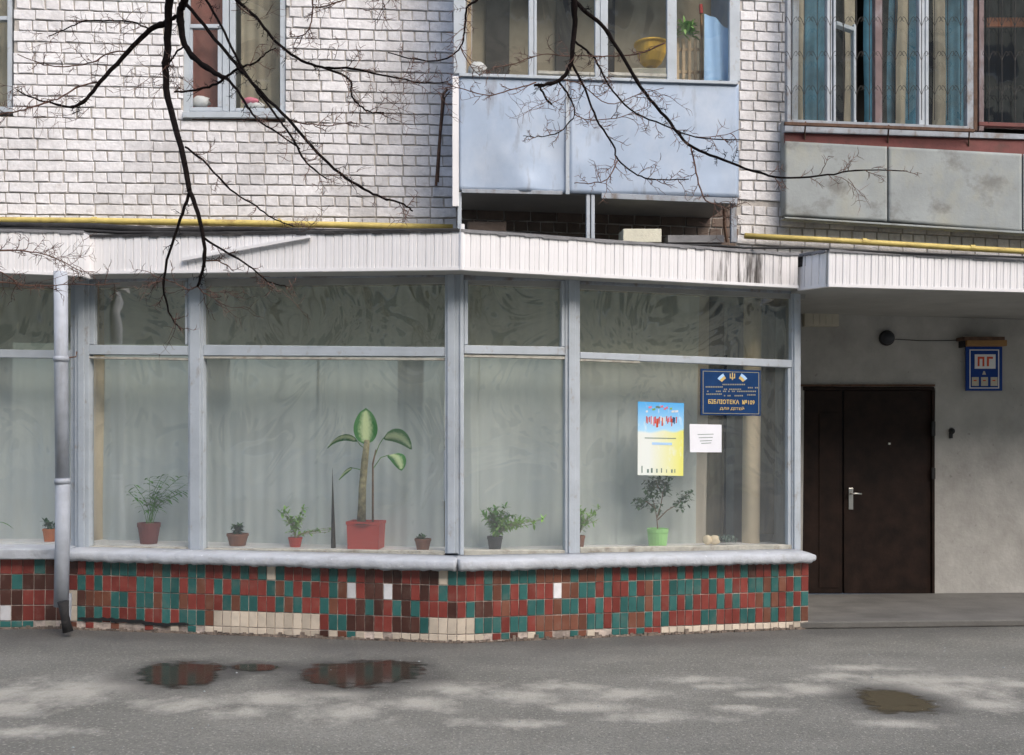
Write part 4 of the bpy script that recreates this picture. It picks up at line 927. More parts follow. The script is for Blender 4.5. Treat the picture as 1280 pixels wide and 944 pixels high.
# lintel edge over the door
MB().rect(DW, 1000, 480.5, 1169, 483, .0, .03).build('lintel', M['rust'], dr)
lampo = thing('wall_lamp', wallpt(1107,423,.0), 'round dark wall lamp above the brown door', 'lamp')
mb = MB(); c = wallpt(1107,423,.0); 
def disc(mb, c, fr, prof, n=18):
    base = len(mb.v)
    for r, d in prof:
        for j in range(n): th = 2*math.pi*j/n; mb.v.append(c+fr.x*(r*math.cos(th))+fr.n*d+Vector((0,0,r*math.sin(th))))
    for i in range(len(prof)-1):
        for j in range(n): mb.f.append((base+i*n+j, base+i*n+(j+1) % n, base+(i+1)*n+(j+1) % n, base+(i+1)*n+j))
    mb.f.append(tuple(base+(len(prof)-1)*n+j for j in range(n)))
disc(mb, c, DW, [(.075,0),(.08,.02),(.078,.04)]); mb.build('lamp_base', M['black'], lampo, smooth=True)
mb = MB(); disc(mb, c, DW, [(.068,.04),(.062,.075),(.04,.10),(.01,.11)]); mb.build('lamp_glass', M['pot_black'], lampo, smooth=True)
mb = MB(); mb.tube([wallpt(x, y, .012) for x, y in ((1117,424),(1150,426),(1180,426),(1207,425))], .004, 5); mb.build('cable', M['black'], label='thin cable running from the round lamp to the address plate', cat='cable')
mb = MB(); mb.tube([wallpt(x, y, .012) for x, y in ((1048,392),(1100,394),(1180,396),(1290,399))], .006, 5); mb.build('cable', M['indark'], label='thin cable running along the top of the entrance wall', cat='cable')
vb = thing('vent_box', wallpt(1027,400,0), 'cream ribbed box on the wall under the canopy, next to the bay', 'box')
MB().rect(DW, 1006, 386, 1049, 408, 0, .06).build('case', M['cream'], vb, bevel=.005)
for k in range(5): MB().rect(DW, 1009+k*8, 388, 1014+k*8, 406, .0605, .066).build('rib', M['cream'], vb)
bl_ = MB(); disc(bl_, wallpt(1189,539,0), DW, [(.030,0),(.032,.02),(.02,.04),(.006,.045)], 10); bl_.rect(DW, 1187.5,541,1191,548,0,.02); bl_.build('doorbell', M['black'], label='small black doorbell fitting right of the door', cat='doorbell')
# address plate
ap = thing('address_plate', wallpt(1230,488,.03), 'blue address plate with red letters ПГ and three white number squares', 'sign')
def apq(name, x0, y0, x1, y1, d0, d1, mt, **k): return MB().rect(DW, x0, y0, x1, y1, d0, d1).build(name, M[mt], ap, **k)
apq('plate', 1207.5, 433, 1253, 488.5, .03, .045, 'blue', bevel=.003)
for r in ((1212,437,1249,438.2),(1212,484.5,1249,485.7),(1212,438.3,1213.2,484.4),(1247.8,438.3,1249,484.4)): apq('border_line', *r, .0452, .0475, 'white')
apq('letter_panel', 1218.5, 443, 1244.5, 461, .0452, .048, 'white')
for x in (1215, 1226.5, 1238.5): apq('number_square', x, 471.5, x+8.5, 482.5, .0452, .048, 'cream')
apq('shade_box', 1209, 425, 1259, 432.5, .0, .13, 'tan', bevel=.004); apq('shade_cap', 1206, 421, 1256, 425, .0, .16, 'rust')
apq('side_bracket', 1205, 421, 1207.3, 434, .0, .10, 'black')
def text(body, h, fr, px, py, d, mt, root, name='lettering', width=None, bold=.0, ext=.0015):
    cu = bpy.data.curves.new(name, 'FONT'); cu.body = body; cu.size = 1; cu.align_x = 'CENTER'; cu.align_y = 'CENTER'; cu.extrude = 0; cu.offset = bold; cu.resolution_u = 3
    o = bpy.data.objects.new('tmp', cu); COL.objects.link(o); bpy.context.view_layer.update()
    dg = bpy.context.evaluated_depsgraph_get(); me = bpy.data.meshes.new_from_object(o.evaluated_get(dg)); bpy.data.objects.remove(o)
    xs = [v.co.x for v in me.vertices]; ys = [v.co.y for v in me.vertices]; cx_, cy_ = (min(xs)+max(xs))/2, (min(ys)+max(ys))/2
    s, z = fr.uv(px, py, d); Y = fr.w(s,d,0).y; hs = h/F*Y/(max(ys)-min(ys)); ws = (width/F*Y/(max(xs)-min(xs))) if width else hs
    ro = ORI[root.name]
    for v in me.vertices:
        v.co = fr.w(s+(v.co.x-cx_)*ws, d, z+(v.co.y-cy_)*hs)-ro
    me.name = name; me.materials.clear(); me.materials.append(M[mt])
    ob = bpy.data.objects.new(name, me); COL.objects.link(ob); ob.parent = root; ORI[ob.name] = ro
    return ob
text('П', 12, DW, 1226.3, 452, .0495, 'red', ap, name='letter', width=9, bold=.05); text('Г', 12, DW, 1237.4, 452, .0495, 'red', ap, name='letter', width=8, bold=.05)
MB().pq(DW, [(1229.5,464),(1231,464),(1232.5,468.5),(1228,468.5)], .0452, .048).build('arrow_mark', M['cream'], ap)
for x in (1219.2, 1230.7, 1242.7): MB().rect(DW, x-2, 475, x+1.6, 476.4, .0482, .050).build('number_mark', M['red'], ap)
# ================================================================ LIBRARY SIGN, POSTER, NOTICE
SF = GR.off(-.03)
sg = thing('library_sign', SF.w(SF.uv(913,520)[0],0,1.8), 'navy blue library board with gold lettering and flags in the right pane', 'sign')
sgr = sg; sg = MB().pq(SF, [(876,461),(951,463),(951,520),(876,519)], .008, .022).build('board', M['navy'], sgr, bevel=.002)
for r in (((878.5,463.5),(949,465.5),(949,466.3),(878.5,464.3)), ((878.5,516.2),(949,517.2),(949,518),(878.5,517)), ((878.5,464.4),(879.4,464.4),(879.4,516.1),(878.5,516.1)), ((948.1,466.4),(949,466.4),(949,517.1),(948.1,517.1))):
    MB().pq(SF, list(r), .0222, .0235).build('border_line', M['dullgold'], sg)
text('БІБЛІОТЕКА  №109', 5.6, SF, 914.5, 502.5, .0245, 'gold', sg, width=63, bold=.02)
text('ДЛЯ ДІТЕЙ', 4.6, SF, 915, 510.8, .0245, 'gold', sg, width=33, bold=.015)
for (x0, x1, y) in ((901,932,481),(882,904,484),(935,949,485),(884,946,489.5),(905,928,487),(883,903,493),(934,947,494),(905,930,495)):
    n = int((x1-x0)/2.2)
    mb = MB()
    for i in range(n):
        if random.random() < .85: mb.rect(SF, x0+i*2.2, y-1.1, x0+i*2.2+1.6, y+.6, .0222, .0235)
    mb.build('small_lettering', M['dullgold'], sg)
def arc(mb, sgn, r0, r1):
    cx_, cy_ = 915.5, 482; n = 5
    for i in range(n):
        a0 = math.radians(132+(i)*7); a1 = math.radians(132+(i+1)*7)
        P = lambda r, a: (cx_-sgn*r*math.cos(a)*1.0, cy_-r*math.sin(a)*1.0)
        q = [P(r1,a0), P(r1,a1), P(r0,a1), P(r0,a0)]
        if sgn < 0: q = [q[1], q[0], q[3], q[2]]
        mb.pq(SF, q, .0222, .024)
for sgn in (1, -1):
    for (r0, r1, mt) in ((16,19.5,'gold'),(19.6,23,'cloth_blue')):
        mb = MB()
        for i in range(5):
            t0, t1 = i/5, (i+1)/5
            def P(r, t): a = math.radians(36+24*t); return (915.5+sgn*(r*math.sin(math.radians(90)-a)*1.0), 487-r*math.sin(a)*1.0)
            q = [P(r1,t1), P(r1,t0), P(r0,t0), P(r0,t1)]
            if sgn < 0: q = [P(r1,t0), P(r1,t1), P(r0,t1), P(r0,t0)]
            mb.pq(SF, q, .0222, .024)
        mb.build('flag_arc', M[mt], sg)
mb = MB(); mb.rect(SF, 915, 466, 916.3, 475, .0222, .024); mb.rect(SF, 912.4, 467, 913.4, 473, .0222, .024); mb.rect(SF, 917.9, 467, 918.9, 473, .0222, .024); mb.rect(SF, 913.4, 472, 917.9, 473.2, .0222, .0237)
mb.build('emblem', M['gold'], sg)
ps = thing('poster', SF.w(SF.uv(826,595)[0],0,1.3), 'blue and yellow event poster taped inside the right pane', 'poster')
ps = MB().pq(SF, [(797.5,502),(855,504),(854,595),(797,594)], .004, .007).build('sheet', M['poster'], ps)
rnd = random.Random(4)
for i in range(22):
    x = 808+i*1.75+rnd.uniform(-.4,.4); y0 = 521+rnd.uniform(-1,2.5); h = rnd.uniform(6,12); mt = rnd.choice(('red','red','pink','navy','red','white'))
    MB().pq(SF, [(x,y0),(x+1.3,y0),(x+rnd.uniform(.4,1.6),y0+h),(x-.3,y0+h)], .0072, .0085).build('printed_figure', M[mt], ps)
for i in range(11):
    x = 808+i*3.6+rnd.uniform(-1,1); y = 510+rnd.uniform(-3,4); w_ = rnd.uniform(2,5)
    MB().pq(SF, [(x,y),(x+w_,y-.5),(x+w_,y+2),(x,y+2.4)], .0072, .0085).build('printed_title', M[rnd.choice(('white','pink','leaf_pale','leaf_grey','white'))], ps)
MB().pq(SF, [(815,553),(840,553.5),(840,556.5),(815,556)], .0072, .0085).build('printed_line', M['cloth_blue'], ps)
MB().pq(SF, [(806,547),(845,547.7),(845,548.6),(806,548)], .0072, .0085).build('printed_line', M['leaf_grey'], ps)
for i in range(8):
    x = 802+i*6+rnd.uniform(-1,1); MB().rect(SF, x, 586+rnd.uniform(-4,1), x+rnd.uniform(.8,2.5), 591, .0072, .0085).build('printed_mark', M['leaf_grey'], ps)
nt_ = thing('notice', SF.w(SF.uv(882,566)[0],0,1.4), 'white paper notice taped beside the poster', 'notice')
nt_ = MB().pq(SF, [(862,530),(902,531),(902,565.5),(862.5,565.5)], .004, .007).build('sheet', M['paper'], nt_)
for i, y in enumerate((543, 547, 551, 554)):
    MB().pq(SF, [(872+i*1.5,y),(892-i,y-.6),(892-i,y+.1),(872+i*1.5,y+.7)], .0072, .0080).build('written_line', M['leaf_grey'], nt_)
# ================================================================ POTTED PLANTS
def leafshape(mb, base, direc, length, width, droop=.3, n=7, up=Vector((0,0,1)), fold=.15, rim=None):
    """curved blade: centre line plus two edges"""
    d = direc.normalized(); side = d.cross(up)
    if side.length < .05: side = Vector((1,0,0))
    side.normalize(); b = len(mb.v); p = base.copy(); dd = d.copy()
    for i in range(n+1):
        t = i/n; w = width*math.sin(math.pi*min(1, t*.93+.05))**.8*(1-.15*t)*.5
        nrm = side.cross(dd).normalized()
        mb.v += [p-side*w+nrm*fold*w, p.copy(), p+side*w+nrm*fold*w]
        if rim is not None: rim += [1.0, .15, 1.0]
        p = p+dd*(length/n); dd = (dd+Vector((0,0,-droop/n))).normalized()
    for i in range(n):
        for k in (0, 1): a = b+i*3+k; mb.f.append((a, a+1, a+4, a+3))
def leafwide(mb, rim, base, direc, side, length, width, droop, n=10):
    """broad leaf with four strips across so the pale middle shows"""
    d = direc.normalized(); s = side.normalized(); b = len(mb.v); p = base.copy()
    for i in range(n+1):
        t = i/n; w = width*.62*(math.sin(math.pi*min(1, t**.85))**.6 if 0 < t < 1 else .02)
        nr = s.cross(d).normalized()
        for k, u in enumerate((-1,-.62,0,.62,1)):
            mb.v.append(p+s*(u*w)+nr*(abs(u)*w*.18)); rim.append((1.0,.55,.12,.55,1.0)[k] if 0 < i < n else 1.0)
        p = p+d*(length/n); d = (d+Vector((0,0,-droop/n))).normalized()
    for i in range(n):
        for k in range(4): a = b+i*5+k; mb.f.append((a,a+1,a+6,a+5))
def plant(fr, px, top_y, base_y, wtop, label, potmat, dd=-.17, square=False, cat='potted plant', zb=.686, wbot=None):
    s = fr.uv(px, base_y, dd)[0]; c = fr.w(s, dd, zb); pxm = c.y/F
    h = (base_y-top_y)*pxm; r = wtop/2*pxm; rb = (wbot or wtop*.72)/2*pxm
    root = thing('potted_plant', c, label, cat, 'potted plants on the inner window sill')
    mb = MB()
    prof = [(rb,0),(rb+(r-rb)*.78,h*.78),(r*.93,h*.80),(r,h*.8),(r,h),(r*.9,h),(r*.88,h*.93)] if not square else [(rb,0),(r*.96,h*.88),(r,h*.89),(r,h),(r*.94,h),(r*.92,h*.93)]
    if square:
        for (q0, z0_), (q1, z1_) in zip(prof[:-1], prof[1:]):
            L = lambda q, z: [c+fr.x*(a*q)+fr.n*(b*q*.75)+Vector((0,0,z)) for a, b in ((-1,-1),(1,-1),(1,1),(-1,1))]
            mb.add(L(q0,z0_)+L(q1,z1_), [(i,(i+1) % 4,4+(i+1) % 4,4+i) for i in range(4)])
    else: mb.lathe(c, prof, 20)
    pot = mb.build('pot', M[potmat], root, smooth=False)
    mb = MB(); mb.lathe(c+Vector((0,0,h*.9)), [(r*(.93 if square else .87),0),(r*.5,h*.05)], 12); mb.build('soil', M['soil'], pot)
    return root, c, h, pxm
def P_(fr, px, py, dd): s, z = fr.uv(px, py, dd); return fr.w(s, dd, z)
def bush(root, c, h, pxm, R, H, n, mt, lw=5, ll=10, spread=1.0, stem='stem', stems=6, droop=.8, seed=1, skew=0):
    rnd = random.Random(seed); st = MB(); lf = MB(); o = c+Vector((0,0,h*.92))
    for i in range(stems):
        a = rnd.uniform(0,6.28); rr = rnd.uniform(.3,1)*R*pxm*spread; top = o+Vector((math.cos(a)*rr+skew*pxm*rnd.random(), math.sin(a)*rr*.5, H*pxm*rnd.uniform(.55,1)))
        mid = (o+top)/2+Vector((-(top.x-o.x)*.2, 0, H*pxm*.08)); path = [Vector(q) for q in curve([tuple(o),tuple(mid),tuple(top)], 5)]
        st.tube(path, [.0035*(1-.6*k/len(path)) for k in range(len(path))], 5)
        for k in range(n):
            p = path[rnd.randrange(3, len(path))]; dv = Vector((rnd.uniform(-1,1), rnd.uniform(-.8,.8), rnd.uniform(-.4,.9)))
            leafshape(lf, p, dv, ll*pxm*rnd.uniform(.6,1.2), lw*pxm*rnd.uniform(.7,1.2), droop, 4)
    st.build('stem', M[stem], root); lf.build('foliage', M[mt], root)
simple('houseplant', 'leaf_pale', 'green leafy plant above the wooden rack in the balcony', 'plant', HANG)
# 1 orange pot by the downpipe (far left)
r_, c, h, pm = plant(NG, 62, 665, 681, 17, 'small orange pot with a dark succulent, half hidden behind the downpipe', 'pot_orange')
bush(r_, c, h, pm, 8, 10, 9, 'leaf_dark', 4, 8, stems=6, seed=2)
# 2 maroon pot, palm-like
r_, c, h, pm = plant(GL, 186, 655, 681, 28, 'maroon pot with a spindly green palm in the leftmost bay pane', 'pot_maroon')
rnd = random.Random(5); st = MB(); lf = MB()
for i in range(13):
    o = c+Vector((rnd.uniform(-.03,.03),rnd.uniform(-.02,.02),h*.9)); tx = rnd.uniform(-26,34); ty = rnd.uniform(30,60)
    if i > 9: tx = rnd.uniform(25,46); ty = rnd.uniform(25,58)
    top = c+Vector((tx*pm, rnd.uniform(-.06,.06), h+ty*pm)); mid = (o+top)/2+Vector((-(tx*pm)*.22,0,.02)); path = [Vector(q) for q in curve([tuple(o),tuple(mid),tuple(top)], 5)]
    st.tube(path, .0022, 4)
    for k in range(4, len(path)):
        for sg_ in (-1,1):
            leafshape(lf, path[k], Vector((sg_*rnd.uniform(.5,1), rnd.uniform(-.5,.5), rnd.uniform(-.3,.6))), pm*rnd.uniform(8,15), pm*4.2, .9, 4)
st.build('stem', M['leaf'], r_); lf.build('foliage', M['leaf'], r_)
# 3 brown pot succulent
r_, c, h, pm = plant(GL, 297, 667, 682, 27, 'squat brown pot with a dark green rosette, right of the first mullion', 'pot_brown')
bush(r_, c, h, pm, 9, 11, 12, 'leaf_dark', 5, 8, stems=8, seed=3, droop=.2)
# 4 little red pot, pale fern
r_, c, h, pm = plant(GL, 369, 672, 684, 18, 'very small red pot with a pale feathery green plant', 'pot_red')
bush(r_, c, h, pm, 20, 38, 18, 'leaf_pale', 3.5, 8, stems=11, seed=4, skew=-14)
bush(r_, c, h, pm, 14, 14, 9, 'leaf_pale', 3.5, 7, stems=6, seed=14, skew=60)
# 5 spike
sp = P_(GL, 416.5, 686, -.14); lf = MB(); ps_ = P_(GL, 415.5, 585, -.14); bs_ = Vector((sp.x, sp.y, .686))
lf.tube([bs_, bs_+(ps_-bs_)*.15, bs_+(ps_-bs_)*.5, bs_+(ps_-bs_)*.8, ps_], [.024,.021,.013,.005,.001], 3)
lf.build('spike', M['indark'], label='tall thin dark spike standing on the sill left of the big plant', cat='spike', loc=tuple(bs_))
# 6 dieffenbachia
r_, c, h, pm = plant(GL, 457.5, 653, 687, 43, 'big variegated dumb cane with bent leaves in a square red pot', 'pot_red', square=True, wbot=39, dd=-.20)
T = lambda x, y, dd=-.17: P_(GL, x, y, dd)
for pts, rad, mt in (([(452,655),(453,610),(456,575),(459,550)], [.036,.033,.030,.024], 'stem'), ([(466,655),(466,610),(466,580),(470,562)], [.009,.009,.008,.006], 'stem_brown'), ([(448,655),(451,610),(454,570)], [.016,.014,.011], 'stem')):
    mb = MB(); mb.tube([T(x, y) for x, y in pts], rad, 8); mb.build('stem', M[mt], r_, smooth=True)
def vleaf(base, tip_dir, side, length, width, droop, pet=None):
    if pet:
        mb = MB(); mb.tube([T(x, y) for x, y in pet], .004, 5); mb.build('petiole', M['leaf'], r_)
    mb = MB(); rim = []; leafwide(mb, rim, T(*base), Vector(tip_dir), Vector(side), length*pm, width*pm, droop)
    o = mb.build('leaf', M['varieg'], r_, smooth=True); at_ = o.data.attributes.new('rim', 'FLOAT', 'POINT')
    for i, v in enumerate(rim): at_.data[i].value = v
vleaf((457,556), (.02,-.15,1), (1,.1,0), 46, 24, .05)
vleaf((447,552), (-.75,-.25,.62), (.35,-.9,.55), 46, 14, 2.2, [(457,562),(450,556),(447,552)])
vleaf((479,548), (.8,-.3,.35), (.3,-.75,.75), 46, 20, 1.7, [(468,572),(474,556),(479,548)])
vleaf((486,569), (.45,-.3,.1), (.9,-.3,.35), 32, 16, 2.6, [(467,585),(476,572),(486,569)])
vleaf((441,585), (-.8,-.2,-.25), (.3,-.7,.7), 24, 9, 1.2, [(453,588),(446,586),(441,585)])
# 7 tiny brown pot
r_, c, h, pm = plant(GL, 528.5, 673, 687, 21, 'tiny brown pot with a low dark plant next to the bay corner', 'pot_brown')
bush(r_, c, h, pm, 9, 4, 8, 'leaf_dark', 4, 5, stems=6, seed=6)
# 8 black pot fern
r_, c, h, pm = plant(GR, 618.5, 669, 686, 20, 'black pot with a bushy feathery green plant right of the bay corner', 'pot_black')
bush(r_, c, h, pm, 19, 38, 34, 'leaf', 3.2, 9, stems=16, seed=7, skew=6)
bush(r_, c, h, pm, 24, 24, 26, 'leaf_pale', 3, 9, stems=13, seed=17, skew=52)
# 9 pot hidden by the mullion
r_, c, h, pm = plant(GR, 723, 670, 686, 17, 'small dark pot partly hidden behind the middle mullion with a yellow-green fern', 'pot_brown')
bush(r_, c, h, pm, 26, 36, 22, 'leaf_pale', 3, 9, stems=15, seed=8, skew=14)
# 10 green pot, little tree
r_, c, h, pm = plant(GR, 822, 661, 684, 27, 'light green pot with a small branching tree under the poster', 'pot_green', wbot=22)
T2 = lambda x, y, dd=-.17: P_(GR, x, y, dd)
br_ = [[(822,661),(821,648),(819,635),(815,620),(812,606)], [(821,648),(826,632),(829,615),(832,602)], [(822,650),(834,638),(848,630),(858,618)], [(819,635),(808,627),(799,628)], [(829,618),(822,608),(820,600)]]
mb = MB()
for L in br_: mb.tube([T2(x, y) for x, y in L], [.006-.001*i for i in range(len(L))], 6)
mb.build('branches', M['stem_brown'], r_); lf = MB(); rnd = random.Random(9)
for L in br_:
    for (x, y) in L[2:]+[((L[-1][0]+L[-2][0])/2, (L[-1][1]+L[-2][1])/2)]:
        for k in range(34): leafshape(lf, T2(x+rnd.uniform(-7,7), y+rnd.uniform(-6,7), -.17+rnd.uniform(-.05,.05)), Vector((rnd.uniform(-1,1),rnd.uniform(-1,.3),rnd.uniform(-.6,.6))), pm*rnd.uniform(4,7), pm*4, .6, 3)
lf.build('foliage', M['leaf_dark'], r_)
# 11 gourds and grey succulent
gd = T2(889,682,-.2); 
for (x, w_, lab) in ((884,6,'left small tan gourd on the sill beside the column'),(893,7,'right small tan gourd beside the grey succulent')):
    simple('gourd', 'column', lab, 'gourd', lambda m: blob(m, GR, x, 675, w_, 6, -.2, .9), smooth=True)
q = T2(905,684,-.24); sc = thing('succulent', (q.x,q.y,.686), 'low grey-green spreading succulent at the foot of the cream column', 'plant'); lf = MB(); rnd = random.Random(11)
for i in range(90):
    b0 = Vector((q.x+rnd.uniform(-.10,.10), q.y+rnd.uniform(-.05,.05), .70+rnd.uniform(0,.05))); leafshape(lf, b0, Vector((rnd.uniform(-1,1),rnd.uniform(-1,1),rnd.uniform(.1,1))), .05, .016, .4, 3)
lf.build('foliage', M['leaf_grey'], sc)
# leaf tip at left edge
q = P_(NG, -6, 684, -.2); sc = thing('potted_plant', (q.x,q.y,.686), 'plant at the far left edge with one long leaf reaching into view', 'potted plant')
mb = MB(); mb.lathe((q.x-.1,q.y,.686), [(.05,0),(.07,.12)], 16); mb.build('pot', M['pot_brown'], sc)
mb = MB(); leafshape(mb, Vector((q.x-.1,q.y,.80)), Vector((1,-.1,.75)), .30, .03, 1.6, 8); leafshape(mb, Vector((q.x-.1,q.y,.80)), Vector((-.6,-.1,1)), .30, .03, 1.6, 8); mb.build('foliage', M['leaf'], sc)
# ================================================================ TREE BRANCHES hanging in front
def by(px, py): return 5.2+.25*math.sin(px/95.0)+.18*math.sin(py/80.0+1)
def bp(x, y, dy=0): Y = by(x, y)+dy; return at(x, y, Y)
B = [  # (pixel points, start radius px, end radius px)
 ([(216,-60),(212,0),(209,60),(208,110),(226,185),(237,240)], 5.6, 3.0),
 ([(237,240),(250,275),(256,320),(247,358)], 2.9, 1.5), ([(237,240),(225,275),(209,325),(205,360),(213,395),(226,412)], 2.0, .8),
 ([(208,28),(187,38),(160,65),(125,103),(105,127),(88,134)], 3.6, 1.6), ([(88,134),(60,128),(35,120),(20,112)], 1.4,.6), ([(60,128),(30,137),(5,142),(-20,144)], 1.1,.6),
 ([(125,103),(100,108),(75,122),(60,128)], 1.0,.8), ([(190,38),(165,28),(130,26),(105,26),(85,35),(62,45)], 1.2,.6), ([(160,65),(140,65),(115,78),(85,83),(55,81),(22,68)], 1.0,.5),
 ([(236,-60),(230,0),(225,15),(228,45),(240,70),(270,92),(283,97)], 5.4, 2.6), ([(283,97),(305,125),(318,146),(345,165),(375,186)], 1.8, .7), ([(225,18),(215,24),(208,30)], 2.6, 2.4),
 ([(229,0),(262,40),(295,80),(320,109),(361,150),(396,190),(432,222),(461,240),(483,249),(502,254),(516,264)], 2.4, .9),
 ([(250,-20),(258,0),(280,40),(303,86),(320,110)], 1.7,1.5), ([(320,112),(345,145),(366,173),(381,201),(409,224)], 1.5,.8),
 ([(285,-20),(297,0),(320,22),(345,52),(378,76),(407,86),(436,99),(440,120),(450,132),(462,140),(480,141)], 2.1,.8),
 ([(407,85),(440,86),(465,91),(500,98),(530,104),(560,102)], 1.5,.6), ([(283,96),(270,105),(245,113),(218,115)], 1.7,1.2), ([(231,58),(222,64),(215,74),(209,80)],1.2,1.0),
 ([(283,96),(300,85),(320,78),(335,65),(345,60)], 1.6,.6), ([(232,184),(254,201),(287,236),(320,258),(345,275),(368,283)], 1.4,.6), ([(256,298),(285,317),(315,335),(335,352),(358,358)], 1.4,.6),
 ([(258,326),(275,327),(292,339)], 1.0,.5), ([(247,358),(235,362),(215,352),(190,345)], .9,.4), ([(247,358),(260,370),(275,372)], .8,.4),
 ([(390,-20),(391,0),(390,22),(382,42),(362,46)], 1.1,.5), ([(445,-5),(415,5),(394,10)], .9,.6), ([(480,-20),(478,-5),(482,12)], .8,.5),
 ([(717,-60),(718,0),(718,40),(713,80),(700,100),(680,106),(668,107)], 4.2, 1.6),
 ([(719,2),(735,18),(756,36),(781,76),(807,118),(832,146),(861,181),(896,197),(940,213),(977,222),(1034,219),(1069,213),(1134,214)], 2.8,.6),
 ([(719,52),(743,73),(762,108),(788,137),(829,156),(870,171),(924,175)], 1.5,.6), ([(714,78),(731,111),(746,149),(766,181),(773,200),(797,219),(820,225),(861,224)], 1.6,.6),
 ([(773,200),(759,224),(740,229),(718,229)], .8,.5), ([(699,102),(712,121),(718,143),(699,165),(673,171),(654,170)], 1.2,.4), ([(864,184),(870,216),(880,247),(895,256),(912,262)], 1.1,.6),
 ([(831,54),(800,67),(769,70),(743,70),(712,70),(677,68),(645,79),(615,85)], 1.0,.5), ([(674,107),(682,122),(690,131)],1.5,1.0),
 ([(610,-20),(596,0),(584,10),(581,35),(576,59),(553,75),(518,74),(485,66)], 1.6,.6), ([(576,59),(586,80),(600,95)], .8,.4),
 ([(670,103),(640,112),(613,119),(575,111),(560,106)], .9,.4), ([(700,100),(725,105),(760,130),(800,118),(830,110)], .8,.4), ([(718,143),(735,150),(770,148),(800,138)], .7,.4),
 ([(-40,312),(0,313),(30,314),(55,318),(80,328),(103,341)], 1.0,.5), ([(-40,352),(0,352),(40,357),(90,356),(150,355)], 1.0,.4), ([(-30,330),(10,345),(25,362)], .9,.5),
 ([(361,150),(385,155),(415,157),(440,152)], .9,.4), ([(320,22),(300,10),(290,-10)], .9,.6),([(870,171),(900,170),(930,160)], .6,.3),
]
tree = thing('bare_tree', (-3.6,-2.5,0), 'leafless dark tree whose drooping branches hang in front of the facade', 'tree')
px_m = 5.2/F; rnd = random.Random(21)
tw = MB(); tw2 = MB()
def twig(mb, x, y, ang, ln, dy, lvl, r):
    pts = [(x, y)]; a = ang; steps = 5; ddy = rnd.uniform(-.03,.03)
    for i in range(steps):
        a += rnd.uniform(-.45,.45); l = ln/steps; pts.append((pts[-1][0]+math.cos(a)*l, pts[-1][1]+math.sin(a)*l))
    P3 = [bp(px, py, dy+ddy*i) for i, (px, py) in enumerate(pts)]
    mb.tube(P3, [r*px_m*(1-.6*i/steps) for i in range(steps+1)], 4, cap=False)
    if lvl > 0:
        for i in range(1, steps+1):
            for _ in range(2):
                if rnd.random() < .6: twig(mb, pts[i][0], pts[i][1], a+rnd.choice((-1,1))*rnd.uniform(.5,1.3), ln*rnd.uniform(.25,.5), dy+ddy*i, lvl-1, r*.75)
for pts, r0, r1 in B:
    P2 = curve(pts, 5); k = len(P2)
    wob = [(x+(rnd.uniform(-.8,.8) if 0 < i < k-1 else 0), y+(rnd.uniform(-.8,.8) if 0 < i < k-1 else 0)) for i, (x, y) in enumerate(P2)]
    P3 = [bp(x, y) for x, y in wob]; rr = [(r0+(r1-r0)*i/(k-1))*px_m*1.06*(1.25 if rnd.random() < .08 else 1) for i in range(k)]
    mb = MB(); mb.tube(P3, rr, 7); mb.build('branch', M['bark'] if r0 > 1.15 else M['twig'], tree, smooth=True)
    for i in range(2, k-1):
        dx, dy_ = wob[i+1][0]-wob[i][0], wob[i+1][1]-wob[i][1]; a = math.atan2(dy_, dx)
        thin = (r0+(r1-r0)*i/(k-1))
        pr_ = .20 if thin > 2 else .62
        if rnd.random() < pr_: twig(tw if thin > 1.4 else tw2, wob[i][0], wob[i][1], a+rnd.choice((-1,1))*rnd.uniform(.4,1.1), rnd.uniform(6,30) if thin < 1.5 else rnd.uniform(6,16), 0, 1, .55)
# sprays of fine reddish twigs where branches end
for (x, y, a, n) in ((20,112,3.3,5),(62,45,2.9,3),(140,65,3.6,4),(205,100,2.6,6),(100,130,3.0,5),(165,28,-1.2,4),(180,90,2.9,5),(480,141,.1,6),(500,98,.3,5),(470,120,.2,4),(400,225,.2,6),(540,104,0,5),(450,10,.2,5),(910,262,.8,5),(890,250,1.0,4),(690,131,2.6,6),
                     (370,283,.3,6),(358,358,.1,5),(280,372,.3,4),(200,348,3.0,6),(213,395,1.2,3),(270,360,.5,5),(90,345,3.4,6),(100,330,-.4,5),(60,320,-.6,4),(420,75,-.7,4),(300,20,-.5,3),(1100,214,.1,3),(1050,216,.9,3),(820,112,.1,3)):
    for k in range(max(2, int(n*.7))): twig(tw2, x+rnd.uniform(-12,12), y+rnd.uniform(-8,8), a+rnd.uniform(-.7,.7), rnd.uniform(16,52), rnd.uniform(-.05,.05), 1, .42)
tw.build('twigs', M['bark'], tree, kind='stuff'); tw2.build('twigs', M['twig'], tree, kind='stuff')
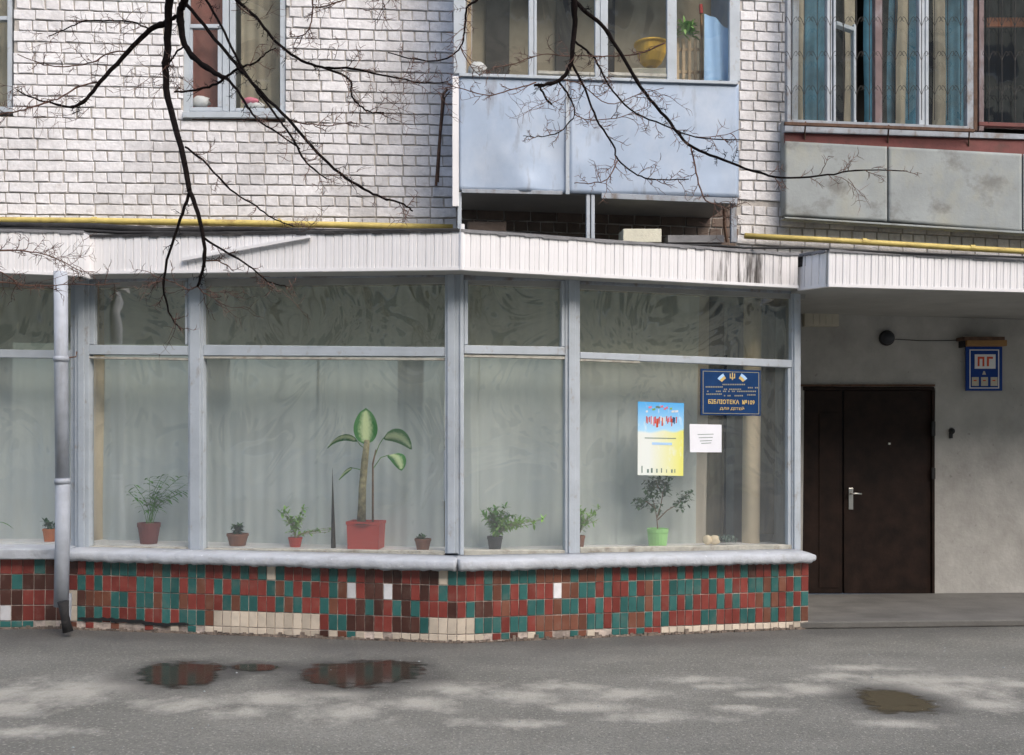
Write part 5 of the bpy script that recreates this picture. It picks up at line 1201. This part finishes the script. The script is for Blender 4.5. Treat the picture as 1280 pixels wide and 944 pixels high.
# limbs and trunk out of view that carry them
mb = MB(); mb.tube([(-3.6,-2.5,0),(-3.55,-2.4,2),(-3.4,-2.2,4.5),(-3.2,-1.6,6.5)], [.26,.21,.18,.13], 12); mb.build('trunk', M['bark'], tree, smooth=True)
for tgt in ((216,-60),(236,-60),(717,-60),(610,-20),(285,-20)):
    e = bp(*tgt); mb = MB(); P = [tuple(q) for q in curve([(-3.3,-1.9,5.5),(-2.6,.5,6.8),(e.x-.1,e.y-1.6,e.z+1.3),(e.x,e.y-.1,e.z+.3),tuple(e)], 6)]
    mb.tube(P, [.09-.07*i/(len(P)-1) for i in range(len(P))], 8); mb.build('limb', M['bark'], tree, smooth=True)
# ================================================================ WHAT STANDS ACROSS THE YARD (seen only as reflections)
ob = thing('apartment_building', (0,-24,0), 'tan brick apartment block across the yard, mirrored in the panes', 'building')
mb = MB(); mb.bxyz(-40,70,-36,-24,0,25); mb.build('walls', M['opp_wall'], ob)
for fl in range(7):
    for i in range(22):
        x = -28+i*4; z = 1.3+fl*3.1
        mb = MB(); mb.bxyz(x-.85,x+.85,-24.0,-23.97,z,z+1.5); o = mb.build('window', M['opp_glass'], ob)
        mb = MB(); mb.bxyz(x-.95,x+.95,-24,-23.92,z-.1,z-.001); mb.build('window_sill', M['white'], ob)
def yard_tree(x, y, H, seed, label):
    rnd = random.Random(seed); t = thing('bare_tree', (x,y,0), label, 'tree', 'bare trees across the yard'); tk = MB(); cr_ = MB()
    tk.tube([(x,y,0),(x+.1,y,H*.25),(x,y+.1,H*.45)], [.22,.17,.13], 8); tk.build('trunk', M['bark'], t, smooth=True)
    def grow(p, d, l, r, lv):
        q = p+d*l*.5+Vector((rnd.uniform(-.1,.1),)*3)*l; e = p+d*l
        cr_.tube([p,q,e], [r,r*.8,r*.6], 4, cap=False)
        if lv:
            for _ in range(4 if lv > 2 else 3):
                nd = (d+Vector((rnd.uniform(-1,1),rnd.uniform(-1,1),rnd.uniform(-.3,.6)))*.75).normalized(); grow(p+(e-p)*rnd.uniform(.5,1), nd, l*rnd.uniform(.55,.8), r*.55, lv-1)
    for _ in range(5): grow(Vector((x,y,H*rnd.uniform(.3,.45))), Vector((rnd.uniform(-.7,.7),rnd.uniform(-.7,.7),1)).normalized(), H*.25, .07, 4)
    cr_.build('crown', M['twig'], t)
yard_tree(-7,-13,11,1,'bare yard tree to the left across the yard'); yard_tree(0.8,-16,12,2,'bare yard tree opposite the bay corner'); yard_tree(7.5,-14,11,3,'bare yard tree to the right across the yard')
yard_tree(-14,-15,12,4,'bare yard tree far to the left across the yard')
